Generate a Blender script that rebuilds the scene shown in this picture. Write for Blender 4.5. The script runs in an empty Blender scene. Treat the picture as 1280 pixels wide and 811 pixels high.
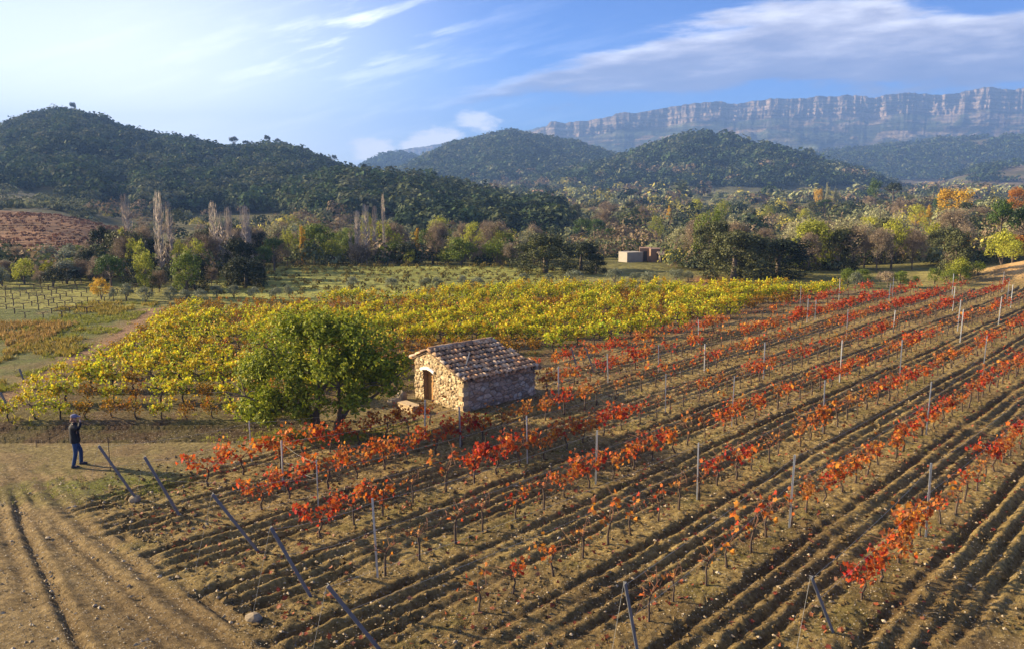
import bpy, bmesh, math, random
import numpy as np
from mathutils import Vector, Matrix
R = math.radians
scene = bpy.context.scene
C = scene.collection

# ------------------------------------------------------------------ camera
CAMH = 9.0; PITCH = R(9.37); F = 1000.0
cp, sp = math.cos(PITCH), math.sin(PITCH)
cam_d = bpy.data.cameras.new('camera'); cam = bpy.data.objects.new('camera', cam_d); C.objects.link(cam)
cam.location = (0, 0, CAMH); cam.rotation_euler = (R(90) - PITCH, 0, 0)
cam_d.sensor_width = 36; cam_d.lens = 28.125; cam_d.clip_start = .1; cam_d.clip_end = 40000
scene.camera = cam
scene.render.resolution_x = 1024; scene.render.resolution_y = 648

# ------------------------------------------------------------------ light
SUN_AZ = -76.0      # degrees from the view direction, negative = left
SUN_EL = 20.5
sv = Vector((math.sin(R(SUN_AZ)) * math.cos(R(SUN_EL)), math.cos(R(SUN_AZ)) * math.cos(R(SUN_EL)), math.sin(R(SUN_EL))))
sl = bpy.data.lights.new('sun', 'SUN'); sl.energy = 5.0; sl.angle = R(.5); sl.color = (1, .80, .50)
so = bpy.data.objects.new('sun', sl); C.objects.link(so); so.location = (-300, 80, 200)
so.rotation_euler = sv.to_track_quat('Z', 'Y').to_euler()
scene.view_settings.view_transform = 'Standard'; scene.view_settings.look = 'None'
scene.view_settings.exposure = 1.97; scene.view_settings.gamma = 1
scene.view_settings.use_curve_mapping = False
HAZE = 2.8e-4

world = bpy.data.worlds.new('World'); scene.world = world; world.use_nodes = True
wt = world.node_tree; wt.nodes.clear()


class NG:                                   # small node-graph helper
    def __init__(s, tree): s.t = tree
    def n(s, typ, **kw):
        o = s.t.nodes.new(typ)
        for k, v in kw.items(): setattr(o, k, v)
        return o
    def put(s, sock, v):
        if v is None: return
        if hasattr(v, 'is_linked') or isinstance(v, bpy.types.NodeSocket): s.t.links.new(v, sock)
        else: sock.default_value = v
    def m(s, op, a, b=None, c=None, clamp=False):
        o = s.n('ShaderNodeMath', operation=op, use_clamp=clamp)
        s.put(o.inputs[0], a); s.put(o.inputs[1], b)
        if c is not None: s.put(o.inputs[2], c)
        return o.outputs[0]
    def noise(s, vec, scale, detail=4, rough=.55, dim='3D'):
        o = s.n('ShaderNodeTexNoise', noise_dimensions=dim)
        s.put(o.inputs['Vector'], vec); o.inputs['Scale'].default_value = scale
        o.inputs['Detail'].default_value = detail; o.inputs['Roughness'].default_value = rough
        return o.outputs['Fac']
    def ss(s, v, a, b, lo=0., hi=1.):
        o = s.n('ShaderNodeMapRange', interpolation_type='SMOOTHSTEP')
        s.put(o.inputs[0], v); o.inputs[1].default_value = a; o.inputs[2].default_value = b
        o.inputs[3].default_value = lo; o.inputs[4].default_value = hi
        return o.outputs[0]
    def mix(s, f, a, b, bt='MIX'):
        o = s.n('ShaderNodeMix', data_type='RGBA', blend_type=bt)
        s.put(o.inputs[0], f)
        for i, v in ((6, a), (7, b)):
            if isinstance(v, tuple) and len(v) == 3: v = (*v, 1)
            s.put(o.inputs[i], v)
        return o.outputs[2]
    def ramp(s, f, stops, interp='LINEAR'):
        o = s.n('ShaderNodeValToRGB'); s.put(o.inputs[0], f); cr = o.color_ramp; cr.interpolation = interp
        while len(cr.elements) < len(stops): cr.elements.new(.5)
        for e, (p, c) in zip(cr.elements, stops): e.position = p; e.color = (*c, 1)
        return o.outputs[0]
    def comb(s, x, y, z):
        o = s.n('ShaderNodeCombineXYZ'); s.put(o.inputs[0], x); s.put(o.inputs[1], y); s.put(o.inputs[2], z)
        return o.outputs[0]


def build_world():
    g = NG(wt)
    sky = g.n('ShaderNodeTexSky', sky_type='NISHITA', sun_disc=False)
    sky.sun_elevation = R(SUN_EL); sky.sun_rotation = R(SUN_AZ)
    sky.altitude = 300; sky.air_density = 1.0; sky.dust_density = 1.1; sky.ozone_density = 2.2
    tc = g.n('ShaderNodeTexCoord'); sx = g.n('ShaderNodeSeparateXYZ'); wt.links.new(tc.outputs['Generated'], sx.inputs[0])
    dy = g.m('MAXIMUM', sx.outputs[1], .15)
    u = g.m('DIVIDE', sx.outputs[0], dy); e = g.m('DIVIDE', sx.outputs[2], dy)
    def gauss(cu, ce, wu, we, tilt=0.):
        a = g.m('SUBTRACT', u, cu); b = g.m('SUBTRACT', g.m('SUBTRACT', e, ce), g.m('MULTIPLY', a, tilt))
        q = g.m('ADD', g.m('POWER', g.m('DIVIDE', a, wu), 2.), g.m('POWER', g.m('DIVIDE', b, we), 2.))
        return g.m('POWER', 2.718, g.m('MULTIPLY', q, -1.))
    # big mauve bank on the right
    p1 = g.comb(g.m('MULTIPLY', u, 1.6), g.m('MULTIPLY', g.m('SUBTRACT', e, g.m('MULTIPLY', u, .07)), 8.5), 3.1)
    n1 = g.noise(p1, 2.6, 9, .62)
    elo = g.m('ADD', .106, g.m('MULTIPLY', g.m('ADD', u, .08), .028))
    ehi = g.m('MINIMUM', g.m('ADD', .118, g.m('MULTIPLY', g.m('ADD', u, .08), .26)), .222)
    ed = g.m('ADD', e, g.m('MULTIPLY', g.m('SUBTRACT', n1, .5), .12))
    inside = g.m('MULTIPLY', g.ss(g.m('SUBTRACT', ed, elo), -.004, .012), g.ss(g.m('SUBTRACT', ehi, ed), -.008, .016))
    bank = g.m('MULTIPLY', inside, g.ss(u, -.18, .06))
    n1b = g.noise(p1, 5.5, 7, .62)
    lightn = g.m('DIVIDE', g.m('SUBTRACT', ed, elo), g.m('SUBTRACT', ehi, elo))
    bank_col = g.ramp(g.m('ADD', g.m('MULTIPLY', n1b, .62), g.m('MULTIPLY', lightn, .42)),
                      [(.30, (1.15, 1.4, 2.5)), (.47, (1.8, 1.95, 2.95)), (.60, (3.3, 3.3, 4.1)), (.74, (6.0, 5.9, 6.4))])
    # white puffs over the middle hills
    p2 = g.comb(g.m('MULTIPLY', u, 5.), g.m('MULTIPLY', e, 12.), 0.)
    n2 = g.noise(p2, 4.5, 8, .62)
    pf = g.m('MAXIMUM', gauss(-.045, .085, .036, .014, -.1), g.m('MAXIMUM', gauss(-.105, .060, .050, .019, .2), gauss(-.165, .050, .035, .018)))
    puff = g.ss(g.m('ADD', pf, g.m('MULTIPLY', g.m('SUBTRACT', n2, .5), 1.7)), .36, .86)
    # cirrus streaks, upper left
    rt = g.n('ShaderNodeVectorRotate', rotation_type='Z_AXIS'); wt.links.new(g.comb(u, e, 0.), rt.inputs[0]); rt.inputs['Angle'].default_value = R(-14)
    mp = g.n('ShaderNodeMapping'); wt.links.new(rt.outputs[0], mp.inputs[0]); mp.inputs['Scale'].default_value = (2.2, 16, 1)
    n3 = g.noise(mp.outputs[0], 2.4, 8, .66)
    cm = g.m('MAXIMUM', g.m('MULTIPLY', gauss(-.20, .180, .13, .045, .25), 1.1), g.m('MULTIPLY', gauss(-.35, .14, .35, .10), .4))
    lowb = g.ss(e, .30, .02, 1., 1.55)
    cir = g.m('MULTIPLY', g.ss(n3, .47, .68), cm)
    # thin white veil towards the sun
    veil = g.m('MULTIPLY', g.ss(u, .06, -.50), g.ss(e, .36, .04, .5, 1.))
    col = g.mix(1., sky.outputs[0], (.19, .44, .98, 1), 'MULTIPLY')
    col = g.mix(veil, col, (8.2, 8.1, 8.0, 1))
    col = g.mix(cir, col, (8.5, 8.6, 9., 1))
    col = g.mix(puff, col, (6.4, 6.2, 6.3, 1))
    col = g.mix(g.m('MULTIPLY', bank, .93), col, bank_col)
    col = g.mix(1., col, g.comb(lowb, lowb, lowb), 'MULTIPLY')
    bg = g.n('ShaderNodeBackground'); wt.links.new(col, bg.inputs[0]); bg.inputs[1].default_value = .05
    out = g.n('ShaderNodeOutputWorld'); wt.links.new(bg.outputs[0], out.inputs[0])
build_world()

# ------------------------------------------------------------------ helpers
def hsh(ix, iy, seed):
    h = (ix.astype(np.int64) * 374761393 + iy.astype(np.int64) * 668265263 + seed * 2147483647) & 0xffffffff
    h = ((h ^ (h >> 13)) * 1274126177) & 0xffffffff
    h = ((h ^ (h >> 16)) * 2246822519) & 0xffffffff
    return ((h ^ (h >> 15)) & 0xffffff) / float(0xffffff)

def vn(x, y, seed=0):
    x = np.asarray(x, float); y = np.asarray(y, float)
    ix = np.floor(x); iy = np.floor(y); fx = x - ix; fy = y - iy
    fx = fx * fx * (3 - 2 * fx); fy = fy * fy * (3 - 2 * fy)
    a = hsh(ix, iy, seed); b = hsh(ix + 1, iy, seed); c = hsh(ix, iy + 1, seed); d = hsh(ix + 1, iy + 1, seed)
    return (a * (1 - fx) + b * fx) * (1 - fy) + (c * (1 - fx) + d * fx) * fy

def fbm(x, y, seed=0, o=4, g=.5):
    s = 0; a = 1; t = 0
    for i in range(o):
        s = s + a * vn(x, y, seed + i * 17); t += a; a *= g; x = x * 2.03 + 3.7; y = y * 2.03 + 1.3
    return s / t

def sst(v, a, b):
    t = np.clip((np.asarray(v, float) - a) / (b - a), 0, 1); return t * t * (3 - 2 * t)

def gs(v, w): return np.exp(-(v / w) ** 2)

def nrm(v): return v / np.maximum(np.linalg.norm(v, axis=-1, keepdims=True), 1e-9)

def tane(py):                       # tangent of elevation (per unit Y) of an image row of the photograph
    v = (405 - py) / F
    return (v * cp - sp) / (cp + v * sp)

def upx(px, py=240):                # X / Y of an image column
    e = tane(py); return (px - 640) / F * (cp - e * sp)

# -- row frame of the red vineyard
RA = R(43.8); DS = np.array([math.sin(RA), math.cos(RA)]); DN = np.array([math.cos(RA), -math.sin(RA)])
def ns(x, y): return x * DN[0] + y * DN[1], x * DS[0] + y * DS[1]
def xy(n, s): return n * DN[0] + s * DS[0], n * DN[1] + s * DS[1]

# ------------------------------------------------------------------ terrain
def valley(Y):
    return np.interp(Y, [-100, 98, 150, 300, 500, 800, 1500, 3000, 9000], [0, 0, -2, -1, 2, 6, 20, 55, 120])

HILLS = []
def hill(D, wf, wb, pts, lift, seed, rough=.1):
    us = np.array([upx(p[0], p[1]) for p in pts]); es = np.array([tane(p[1]) for p in pts])
    HILLS.append((D, wf, wb, us, es, lift, seed, rough))
hill(780, 560, 500, [(-700, 215), (-420, 200), (-250, 190), (-100, 182), (-40, 172), (0, 163), (40, 151), (75, 147), (110, 152), (150, 163), (200, 175), (240, 181), (290, 187), (350, 184), (385, 193), (430, 212), (470, 230), (520, 245), (600, 262)], 4, 11)
hill(430, 235, 200, [(215, 300), (240, 284), (270, 266), (314, 250), (370, 228), (400, 219), (430, 212), (480, 216), (530, 219), (560, 226), (600, 235), (640, 241), (680, 252), (730, 275)], 5, 23)
hill(2350, 600, 400, [(430, 225), (455, 212), (490, 195), (515, 199), (535, 209), (560, 225)], 5, 31)
hill(1600, 700, 450, [(440, 235), (480, 222), (505, 210), (540, 192), (570, 180), (620, 169), (640, 166), (680, 173), (720, 180), (760, 192), (800, 207), (850, 227), (900, 235)], 5, 43)
hill(1150, 450, 400, [(560, 243), (600, 236), (650, 227), (700, 217), (760, 203), (800, 188), (850, 173), (880, 168), (910, 174), (950, 184), (1000, 200), (1040, 214), (1080, 232), (1120, 240)], 4, 53)
hill(1000, 300, 300, [(820, 245), (870, 226), (905, 198), (930, 186), (955, 182), (985, 189), (1030, 202), (1070, 212), (1110, 225), (1150, 240)], 4, 67)
hill(1300, 330, 400, [(1080, 245), (1130, 235), (1180, 222), (1225, 208), (1280, 201), (1360, 195), (1500, 190), (1900, 200)], 4, 71)
hill(2050, 650, 400, [(900, 224), (960, 208), (1030, 192), (1100, 184), (1160, 176), (1230, 172), (1300, 168), (1500, 175), (1900, 180)], 4, 83)

def height(x, y):
    x = np.asarray(x, float); y = np.asarray(y, float)
    Ys = np.maximum(y, 5.); u = x / Ys
    b = valley(y)
    z = b + (fbm(x / 14, y / 14, 5, 3) - .5) * .22
    z = z + (fbm(x / 60, y / 60, 7, 3) - .5) * 6 * sst(y, 110, 220)
    # terraces of the valley floor
    z = z + (fbm(x / 300, y / 90, 9, 2) - .5) * 10 * sst(y, 250, 600)
    # bank and grassy slope at the right
    z = z + 2.6 * np.exp(-((x - 56) / 9) ** 2 - ((y - 80) / 7) ** 2)
    z = z + 9 * sst(u, .40, .8) * sst(y, 80, 140) * (1 - sst(y, 230, 400))
    # slope beneath the rusty vineyard on the left
    z = z + 4.5 * sst(-u, .44, .60) * sst(y, 108, 200) * (1 - sst(y, 420, 620)) + 8 * sst(-u, .48, .66) * sst(y, 195, 330) * (1 - sst(y, 420, 620))
    for D, wf, wb, us, es, lift, seed, rough in HILLS:
        pk = CAMH + D * np.interp(u, us, es) - lift
        hh = np.maximum(pk - b, 0)
        edge = sst(u, us[0] - .04, us[0]) * (1 - sst(u, us[-1], us[-1] + .04)) if seed != 11 else 1 - sst(u, us[-1], us[-1] + .04)
        t = np.where(y < D, (D - y) / wf, (y - D) / wb)
        pr = .5 + .5 * np.cos(np.pi * np.clip(t, 0, 1)); pr = pr ** .85
        gl = (np.abs(fbm(x / (D * .08), y / (D * .14), seed, 4) - .5) * 2 - .25)
        hz = hh * edge * pr * (1 + gl * 1.1 * np.clip(t * 1.5 - .12, 0, 1) * rough * 5.5)
        z = np.maximum(z, b + hz - 1.5)
    return z

def at(px, py, zoff=0.):            # point of the terrain seen at a pixel of the photograph
    dx = (px - 640) / F; dv = (405 - py) / F
    d = np.array([dx, cp + dv * sp, dv * cp - sp]); d = d / np.linalg.norm(d)
    T = 8. * 1.0035 ** np.arange(1990)
    q = CAMH + d[2] * T - height(d[0] * T, d[1] * T) - zoff
    i = int(np.argmax(q < 0)) if (q < 0).any() else len(T) - 1
    lo, hi = T[max(i - 1, 0)], T[i]
    T = np.linspace(lo, hi, 40); q = CAMH + d[2] * T - height(d[0] * T, d[1] * T) - zoff
    i = int(np.argmax(q < 0)) if (q < 0).any() else 39
    p = d * T[i]
    return float(p[0]), float(p[1]), float(height(p[0], p[1]))

def project(x, y, z):
    dz = z - CAMH; dep = y * cp - dz * sp; v = (dz * cp + y * sp) / dep
    return 640 + F * x / dep, 405 - F * v

# ------------------------------------------------------------------ mesh building
class MB:
    def __init__(s): s.v = []; s.g = []; s.n = 0; s.cols = []
    def add(s, v, f, mat=0, smooth=False, col=None):
        v = np.asarray(v, float).reshape(-1, 3); f = np.asarray(f, np.int64)
        if len(v) == 0 or len(f) == 0: return s
        s.v.append(v); s.g.append((f + s.n, mat, smooth)); s.n += len(v)
        if col is None: col = np.ones((len(v), 3))
        col = np.asarray(col, float)
        if col.ndim == 1: col = np.tile(col, (len(v), 1))
        s.cols.append(col); return s
    def mesh(s, name, mats, usecol=False):
        me = bpy.data.meshes.new(name)
        v = np.concatenate(s.v); me.vertices.add(len(v)); me.vertices.foreach_set('co', v.ravel())
        lv = np.concatenate([f.ravel() for f, _, _ in s.g])
        tot = np.concatenate([np.full(len(f), f.shape[1]) for f, _, _ in s.g])
        st = np.concatenate([[0], np.cumsum(tot)[:-1]])
        me.loops.add(len(lv)); me.loops.foreach_set('vertex_index', lv.astype(np.int32))
        me.polygons.add(len(tot)); me.polygons.foreach_set('loop_start', st.astype(np.int32))
        try: me.polygons.foreach_set('loop_total', tot.astype(np.int32))
        except Exception: pass
        me.polygons.foreach_set('material_index', np.concatenate([np.full(len(f), m) for f, m, _ in s.g]).astype(np.int32))
        me.polygons.foreach_set('use_smooth', np.concatenate([np.full(len(f), b) for f, _, b in s.g]))
        me.update(calc_edges=True)
        if usecol:
            a = me.color_attributes.new('Col', 'FLOAT_COLOR', 'POINT')
            c = np.concatenate(s.cols); c = np.concatenate([c, np.ones((len(c), 1))], 1)
            a.data.foreach_set('color', c.ravel().astype(np.float32))
        for m in (mats if isinstance(mats, (list, tuple)) else [mats]): me.materials.append(m)
        return me
    def build(s, name, mats, parent=None, usecol=False):
        o = bpy.data.objects.new(name, s.mesh(name, mats, usecol)); C.objects.link(o)
        if parent: o.parent = parent
        return o

def tag(o, label=None, cat=None, group=None, kind=None):
    if label: o['label'] = label
    if cat: o['category'] = cat
    if group: o['group'] = group
    if kind: o['kind'] = kind
    return o

def empty(name, loc, rz=0., sc=1.):
    o = bpy.data.objects.new(name, None); C.objects.link(o); o.location = loc; o.rotation_euler = (0, 0, rz)
    o.scale = (sc, sc, sc) if not hasattr(sc, '__len__') else sc
    o.empty_display_size = .3
    return o

def copy_tree(o, parent=None):
    c = o.copy(); C.objects.link(c); c.parent = parent
    for ch in KIDS.get(o.name, []):
        copy_tree(ch, c)
    return c
KIDS = {}
def child(o, parent):
    o.parent = parent; KIDS.setdefault(parent.name, []).append(o); return o

def box(mb, c, h, rz=0., mat=0, rot=None, col=None):
    q = np.array([[x, y, z] for x in (-1, 1) for y in (-1, 1) for z in (-1, 1)], float) * np.array(h)
    M = rot if rot is not None else np.array(Matrix.Rotation(rz, 3, 'Z'))
    v = q @ np.array(M).T + np.array(c)
    mb.add(v, [[0, 1, 3, 2], [4, 6, 7, 5], [0, 4, 5, 1], [2, 3, 7, 6], [0, 2, 6, 4], [1, 5, 7, 3]], mat, False, col)

def tube(mb, pts, rad, k=6, mat=0, cap=True, smooth=True, col=None):
    pts = np.asarray(pts, float); n = len(pts); rad = np.broadcast_to(np.asarray(rad, float), (n,))
    t = np.gradient(pts, axis=0); t = nrm(t)
    ref = np.array([0, 0, 1.]) if abs(t[0][2]) < .8 else np.array([1., 0, 0])
    vs = []
    for i in range(n):
        a = np.cross(t[i], ref); a /= max(np.linalg.norm(a), 1e-6); b = np.cross(t[i], a)
        ang = np.arange(k) * 2 * np.pi / k
        vs.append(pts[i] + rad[i] * (np.cos(ang)[:, None] * a + np.sin(ang)[:, None] * b))
    v = np.concatenate(vs); j = np.arange(k); f = []
    for i in range(n - 1):
        f.append(np.stack([i * k + j, i * k + (j + 1) % k, (i + 1) * k + (j + 1) % k, (i + 1) * k + j], 1))
    mb.add(v, np.concatenate(f), mat, smooth, col)
    if cap:
        mb.add(vs[0], [list(range(k))], mat, False, col); mb.add(vs[-1], [list(range(k))[::-1]], mat, False, col)

# leaf templates (x, y, cup)
def _tpl(p): return np.array(p, float)
KITE = _tpl([(0, -.5, 0), (.42, .02, .12), (0, .55, 0), (-.42, .02, .12)])
VLEAF = _tpl([(0, -.42, 0), (.34, -.46, .06), (.30, -.12, .05), (.56, .06, .16), (.26, .20, .05), (.05, .60, -.08), (-.24, .22, .05), (-.55, .10, .16), (-.30, -.10, .05), (-.36, -.44, .06)])
OVAL = _tpl([(0, -.6, -.05), (.24, -.25, .06), (.27, .15, .06), (0, .62, -.05), (-.27, .15, .06), (-.24, -.25, .06)])

def leaves(mb, P, N, S, rng, tpl=KITE, mat=0, col=None, droop=False):
    n = len(P)
    if n == 0: return
    N = nrm(N)
    r = rng.normal(size=(n, 3))
    if droop: r = r * .55 + np.array([0, 0, -1.])      # leaf tips hang down
    B = r - (r * N).sum(1, keepdims=True) * N; B = nrm(B); A = np.cross(B, N)
    S = np.broadcast_to(S, (n,)); k = len(tpl)
    cup = rng.uniform(.5, 1.8, (n, 1, 1))
    v = P[:, None] + S[:, None, None] * (tpl[None, :, 0:1] * A[:, None] + tpl[None, :, 1:2] * B[:, None] + tpl[None, :, 2:3] * cup * N[:, None])
    f = np.arange(n * k).reshape(n, k)
    if col is not None: col = np.repeat(col, k, 0)
    mb.add(v.reshape(-1, 3), f, mat, False, col)

def sph(rng, n):
    return nrm(rng.normal(size=(n, 3)))

def crown_clumps(rng, c, rad, k, rc, flat=.8):
    """k clump centres through an ellipsoid volume, mostly near its skin"""
    d = sph(rng, k); d[:, 2] = np.where(d[:, 2] < -.55, -d[:, 2], d[:, 2])
    q = rng.uniform(.35, .86, (k, 1)) ** .6
    P = np.array(c) + d * q * np.array(rad)
    Rr = rc * rng.uniform(.6, 1.25, (k, 1)) * np.array([1, 1, flat])
    return P, Rr

def leaf_cloud(mb, rng, P, Rr, n, size, tpl=KITE, mat=0, up=.35, jit=.55, col=None, fill=.0):
    w = (Rr[:, 0] ** 2); w = w / w.sum(); i = rng.choice(len(P), n, p=w)
    d = sph(rng, n); q = rng.uniform(.55, 1.12, (n, 1))
    pos = P[i] + d * q * Rr[i]
    N = d + rng.normal(size=(n, 3)) * jit + np.array([0, 0, up])
    leaves(mb, pos, N, size * rng.uniform(.65, 1.35, n), rng, tpl, mat, col)

# ------------------------------------------------------------------ materials
def new_mat(name):
    m = bpy.data.materials.new(name); m.use_nodes = True; m.node_tree.nodes.clear()
    return m, NG(m.node_tree)

def finish(g, shader, disp=None):
    o = g.n('ShaderNodeOutputMaterial'); g.t.links.new(shader, o.inputs[0])

def pbsdf(g, col, rough=.8, spec=.3, normal=None, metal=0.):
    b = g.n('ShaderNodeBsdfPrincipled')
    if isinstance(col, tuple) and len(col) == 3: col = (*col, 1)
    g.put(b.inputs['Base Color'], col); g.put(b.inputs['Roughness'], rough)
    b.inputs['Specular IOR Level'].default_value = spec; b.inputs['Metallic'].default_value = metal
    if normal is not None: g.t.links.new(normal, b.inputs['Normal'])
    return b.outputs[0]

def bump(g, h, strength, dist, prev=None):
    o = g.n('ShaderNodeBump'); o.inputs['Strength'].default_value = strength; o.inputs['Distance'].default_value = dist
    g.t.links.new(h, o.inputs['Height'])
    if prev is not None: g.t.links.new(prev, o.inputs['Normal'])
    return o.outputs[0]

def leaf_mat(name, cols, trans=.35, vary=.5, attr=False, spec=.18, gloss=.6, vr=.28):
    """cols: list of colours chosen per leaf; trees differ a little by object"""
    m, g = new_mat(name)
    geo = g.n('ShaderNodeNewGeometry'); oi = g.n('ShaderNodeObjectInfo')
    f = g.m('ADD', g.m('MULTIPLY', geo.outputs['Random Per Island'], 1 - vary), g.m('MULTIPLY', oi.outputs['Random'], vary))
    n = len(cols); c = g.ramp(f, [(i / max(n - 1, 1), cc) for i, cc in enumerate(cols)])
    if attr:
        a = g.n('ShaderNodeAttribute', attribute_name='Col'); c = g.mix(1., c, a.outputs['Color'], 'MULTIPLY')
    hv = g.n('ShaderNodeHueSaturation'); g.t.links.new(c, hv.inputs['Color'])
    wn = g.n('ShaderNodeTexWhiteNoise', noise_dimensions='1D'); g.t.links.new(geo.outputs['Random Per Island'], wn.inputs['W'])
    g.t.links.new(g.ss(wn.outputs['Value'], 0, 1, 1 - vr, 1 + vr), hv.inputs['Value'])
    c = hv.outputs[0]
    p = pbsdf(g, c, gloss, spec)
    t = g.n('ShaderNodeBsdfTranslucent'); g.t.links.new(c, t.inputs[0])
    mx = g.n('ShaderNodeMixShader'); mx.inputs[0].default_value = trans
    g.t.links.new(p, mx.inputs[1]); g.t.links.new(t.outputs[0], mx.inputs[2])
    finish(g, mx.outputs[0]); return m

def plain(name, col, rough=.8, spec=.3, nscale=8., amt=.25, bmp=0., metal=0.):
    m, g = new_mat(name); tc = g.n('ShaderNodeTexCoord').outputs['Object']
    n = g.noise(tc, nscale, 5, .6)
    c = g.mix(n, tuple(x * (1 - amt) for x in col), tuple(min(1, x * (1 + amt)) for x in col))
    nn = bump(g, n, bmp, .02) if bmp else None
    finish(g, pbsdf(g, c, rough, spec, nn, metal)); return m

def ground_mat(name, near):
    m, g = new_mat(name); a = g.n('ShaderNodeAttribute', attribute_name='Col').outputs['Color']
    pos = g.n('ShaderNodeNewGeometry').outputs['Position']
    if near:
        n1 = g.noise(pos, .9, 6, .65); n2 = g.noise(pos, 7., 6, .7); n3 = g.noise(pos, 45., 3, .7)
        c = g.mix(g.ss(n1, .3, .7), g.mix(1., a, (.80, .77, .72, 1), 'MULTIPLY'), g.mix(1., a, (1.12, 1.10, 1.06, 1), 'MULTIPLY'))
        c = g.mix(g.ss(n2, .34, .68), g.mix(1., c, (.58, .54, .48, 1), 'MULTIPLY'), g.mix(1., c, (1.32, 1.3, 1.24, 1), 'MULTIPLY'))
        v = g.n('ShaderNodeTexVoronoi', feature='F1'); g.t.links.new(pos, v.inputs['Vector']); v.inputs['Scale'].default_value = 16.
        vr = g.n('ShaderNodeSeparateColor'); g.t.links.new(v.outputs['Color'], vr.inputs[0])
        peb = g.m('MULTIPLY', g.ss(v.outputs['Distance'], .42, .28), g.ss(vr.outputs[0], .70, .76))
        c = g.mix(g.m('MULTIPLY', peb, .75), c, g.ramp(vr.outputs[1], [(0, (.18, .14, .09)), (.6, (.32, .26, .18)), (1, (.42, .37, .29))]))
        v2 = g.n('ShaderNodeTexVoronoi', feature='F1'); g.t.links.new(pos, v2.inputs['Vector']); v2.inputs['Scale'].default_value = 38.
        nn = bump(g, n2, 1., .12); nn = bump(g, n3, 1., .035, nn)
        nn = bump(g, g.m('MULTIPLY', v2.outputs['Distance'], -1.), .55, .02, nn)
        nn = bump(g, peb, .9, .025, nn)
        finish(g, pbsdf(g, c, .95, .15, nn))
    else:
        n1 = g.noise(pos, .035, 8, .68); n2 = g.noise(pos, .5, 6, .7)
        c = g.mix(g.ss(n1, .35, .65), g.mix(1., a, (.7, .72, .68, 1), 'MULTIPLY'), g.mix(1., a, (1.25, 1.22, 1.15, 1), 'MULTIPLY'))
        c = g.mix(g.ss(n2, .35, .65), g.mix(1., c, (.72, .7, .66, 1), 'MULTIPLY'), g.mix(1., c, (1.2, 1.2, 1.15, 1), 'MULTIPLY'))
        nn = bump(g, n1, .6, 4.); nn = bump(g, n2, .7, .4, nn)
        finish(g, pbsdf(g, c, .95, .1, nn))
    return m

M = {}
M['near'] = ground_mat('tilled_soil', True); M['far'] = ground_mat('valley_ground', False)
M['bark'] = plain('bark', (.13, .10, .075), .9, .2, 9, .4, .6)
M['vinewood'] = plain('vine_wood', (.085, .06, .045), .9, .2, 20, .4, .5)
M['cane'] = plain('vine_cane', (.16, .075, .04), .8, .25, 15, .35)
M['twig'] = plain('bare_twig', (.42, .35, .29), .9, .2, 3, .3)
M['steel'] = plain('galvanised_steel', (.42, .44, .46), .45, .5, 6, .15, 0, .55)
M['wood_post'] = plain('weathered_post', (.16, .165, .175), .7, .3, 7, .2, .3, .25)
M['wire'] = plain('wire', (.3, .3, .3), .5, .4, 6, .1, 0, .6)
M['red'] = leaf_mat('autumn_vine_leaf', [(.10, .012, .010), (.32, .018, .014), (.46, .05, .015), (.56, .13, .015), (.24, .07, .028), (.62, .25, .022), (.24, .09, .04), (.60, .34, .05)], .42, .45)
M['yellow'] = leaf_mat('yellow_vine_leaf', [(.36, .13, .015), (.58, .38, .015), (.70, .56, .02), (.68, .60, .02), (.42, .45, .025), (.60, .58, .03), (.24, .30, .025), (.64, .52, .03)], .40, .12, True)
M['walnut'] = leaf_mat('tree_leaf', [(.095, .125, .012), (.15, .19, .015), (.24, .27, .02), (.19, .22, .018), (.42, .40, .03)], .35, 0.)
LEAF = {
    'holm': leaf_mat('dark_oak_leaf', [(.05, .058, .021), (.088, .094, .033), (.125, .125, .05)], .15, .3),
    'dark': leaf_mat('evergreen_leaf', [(.018, .026, .010), (.032, .042, .015), (.05, .058, .022)], .12, .3),
    'olive': leaf_mat('olive_leaf', [(.12, .135, .075), (.19, .205, .125), (.26, .27, .18)], .2, .4),
    'green': leaf_mat('green_leaf', [(.08, .11, .02), (.14, .18, .025), (.21, .24, .035)], .3, .5),
    'ygreen': leaf_mat('yellow_green_leaf', [(.20, .21, .03), (.32, .33, .04), (.46, .43, .05)], .35, .5),
    'gold': leaf_mat('golden_leaf', [(.34, .19, .02), (.50, .31, .03), (.60, .40, .05)], .35, .5),
    'orange': leaf_mat('orange_leaf', [(.32, .12, .02), (.46, .20, .03), (.50, .28, .05)], .35, .5),
    'brown': leaf_mat('russet_twigs', [(.19, .14, .085), (.26, .195, .125), (.33, .26, .17)], .2, .6),
    'pale': leaf_mat('pale_autumn_leaf', [(.20, .19, .09), (.30, .29, .15), (.42, .38, .2)], .3, .6),
    'pine': leaf_mat('pine_needles', [(.035, .065, .014), (.06, .10, .02), (.10, .15, .03)], .2, .4),
}
M['forest'] = leaf_mat('forest_leaf', [(.8, .8, .8), (1., 1., 1.), (1.2, 1.18, 1.1)], .2, .0, True, .05, .9, .10)

# ================================================================== GROUND
def lerp3(a, b, t): return a * (1 - t[..., None]) + np.array(b) * t[..., None]

HUT_A = np.array([-2.03, 32.3]); HW = np.array([-.669, .743]); HL = np.array([.743, .669])   # corner, gable-wall dir, side-wall dir
RN = [-5.9 - 2.9 * k for k in range(8)]                     # vine rows (n), right to left
def end_s(n): return np.interp(n, [-27, -24, -12, -8.5, -5.8, -3], [9.5, 8.6, 8.9, 11.6, 15.6, 19.5])
def path_x(y): return np.interp(y, [20, 31, 36, 50, 60, 67, 76, 90], [-23.4, -22.3, -22.7, -25., -27.3, -29, -30, -29])
def yrow_top(x): return 29.3 + .05 * (x + 20)               # near edge of the yellow vineyard

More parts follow.
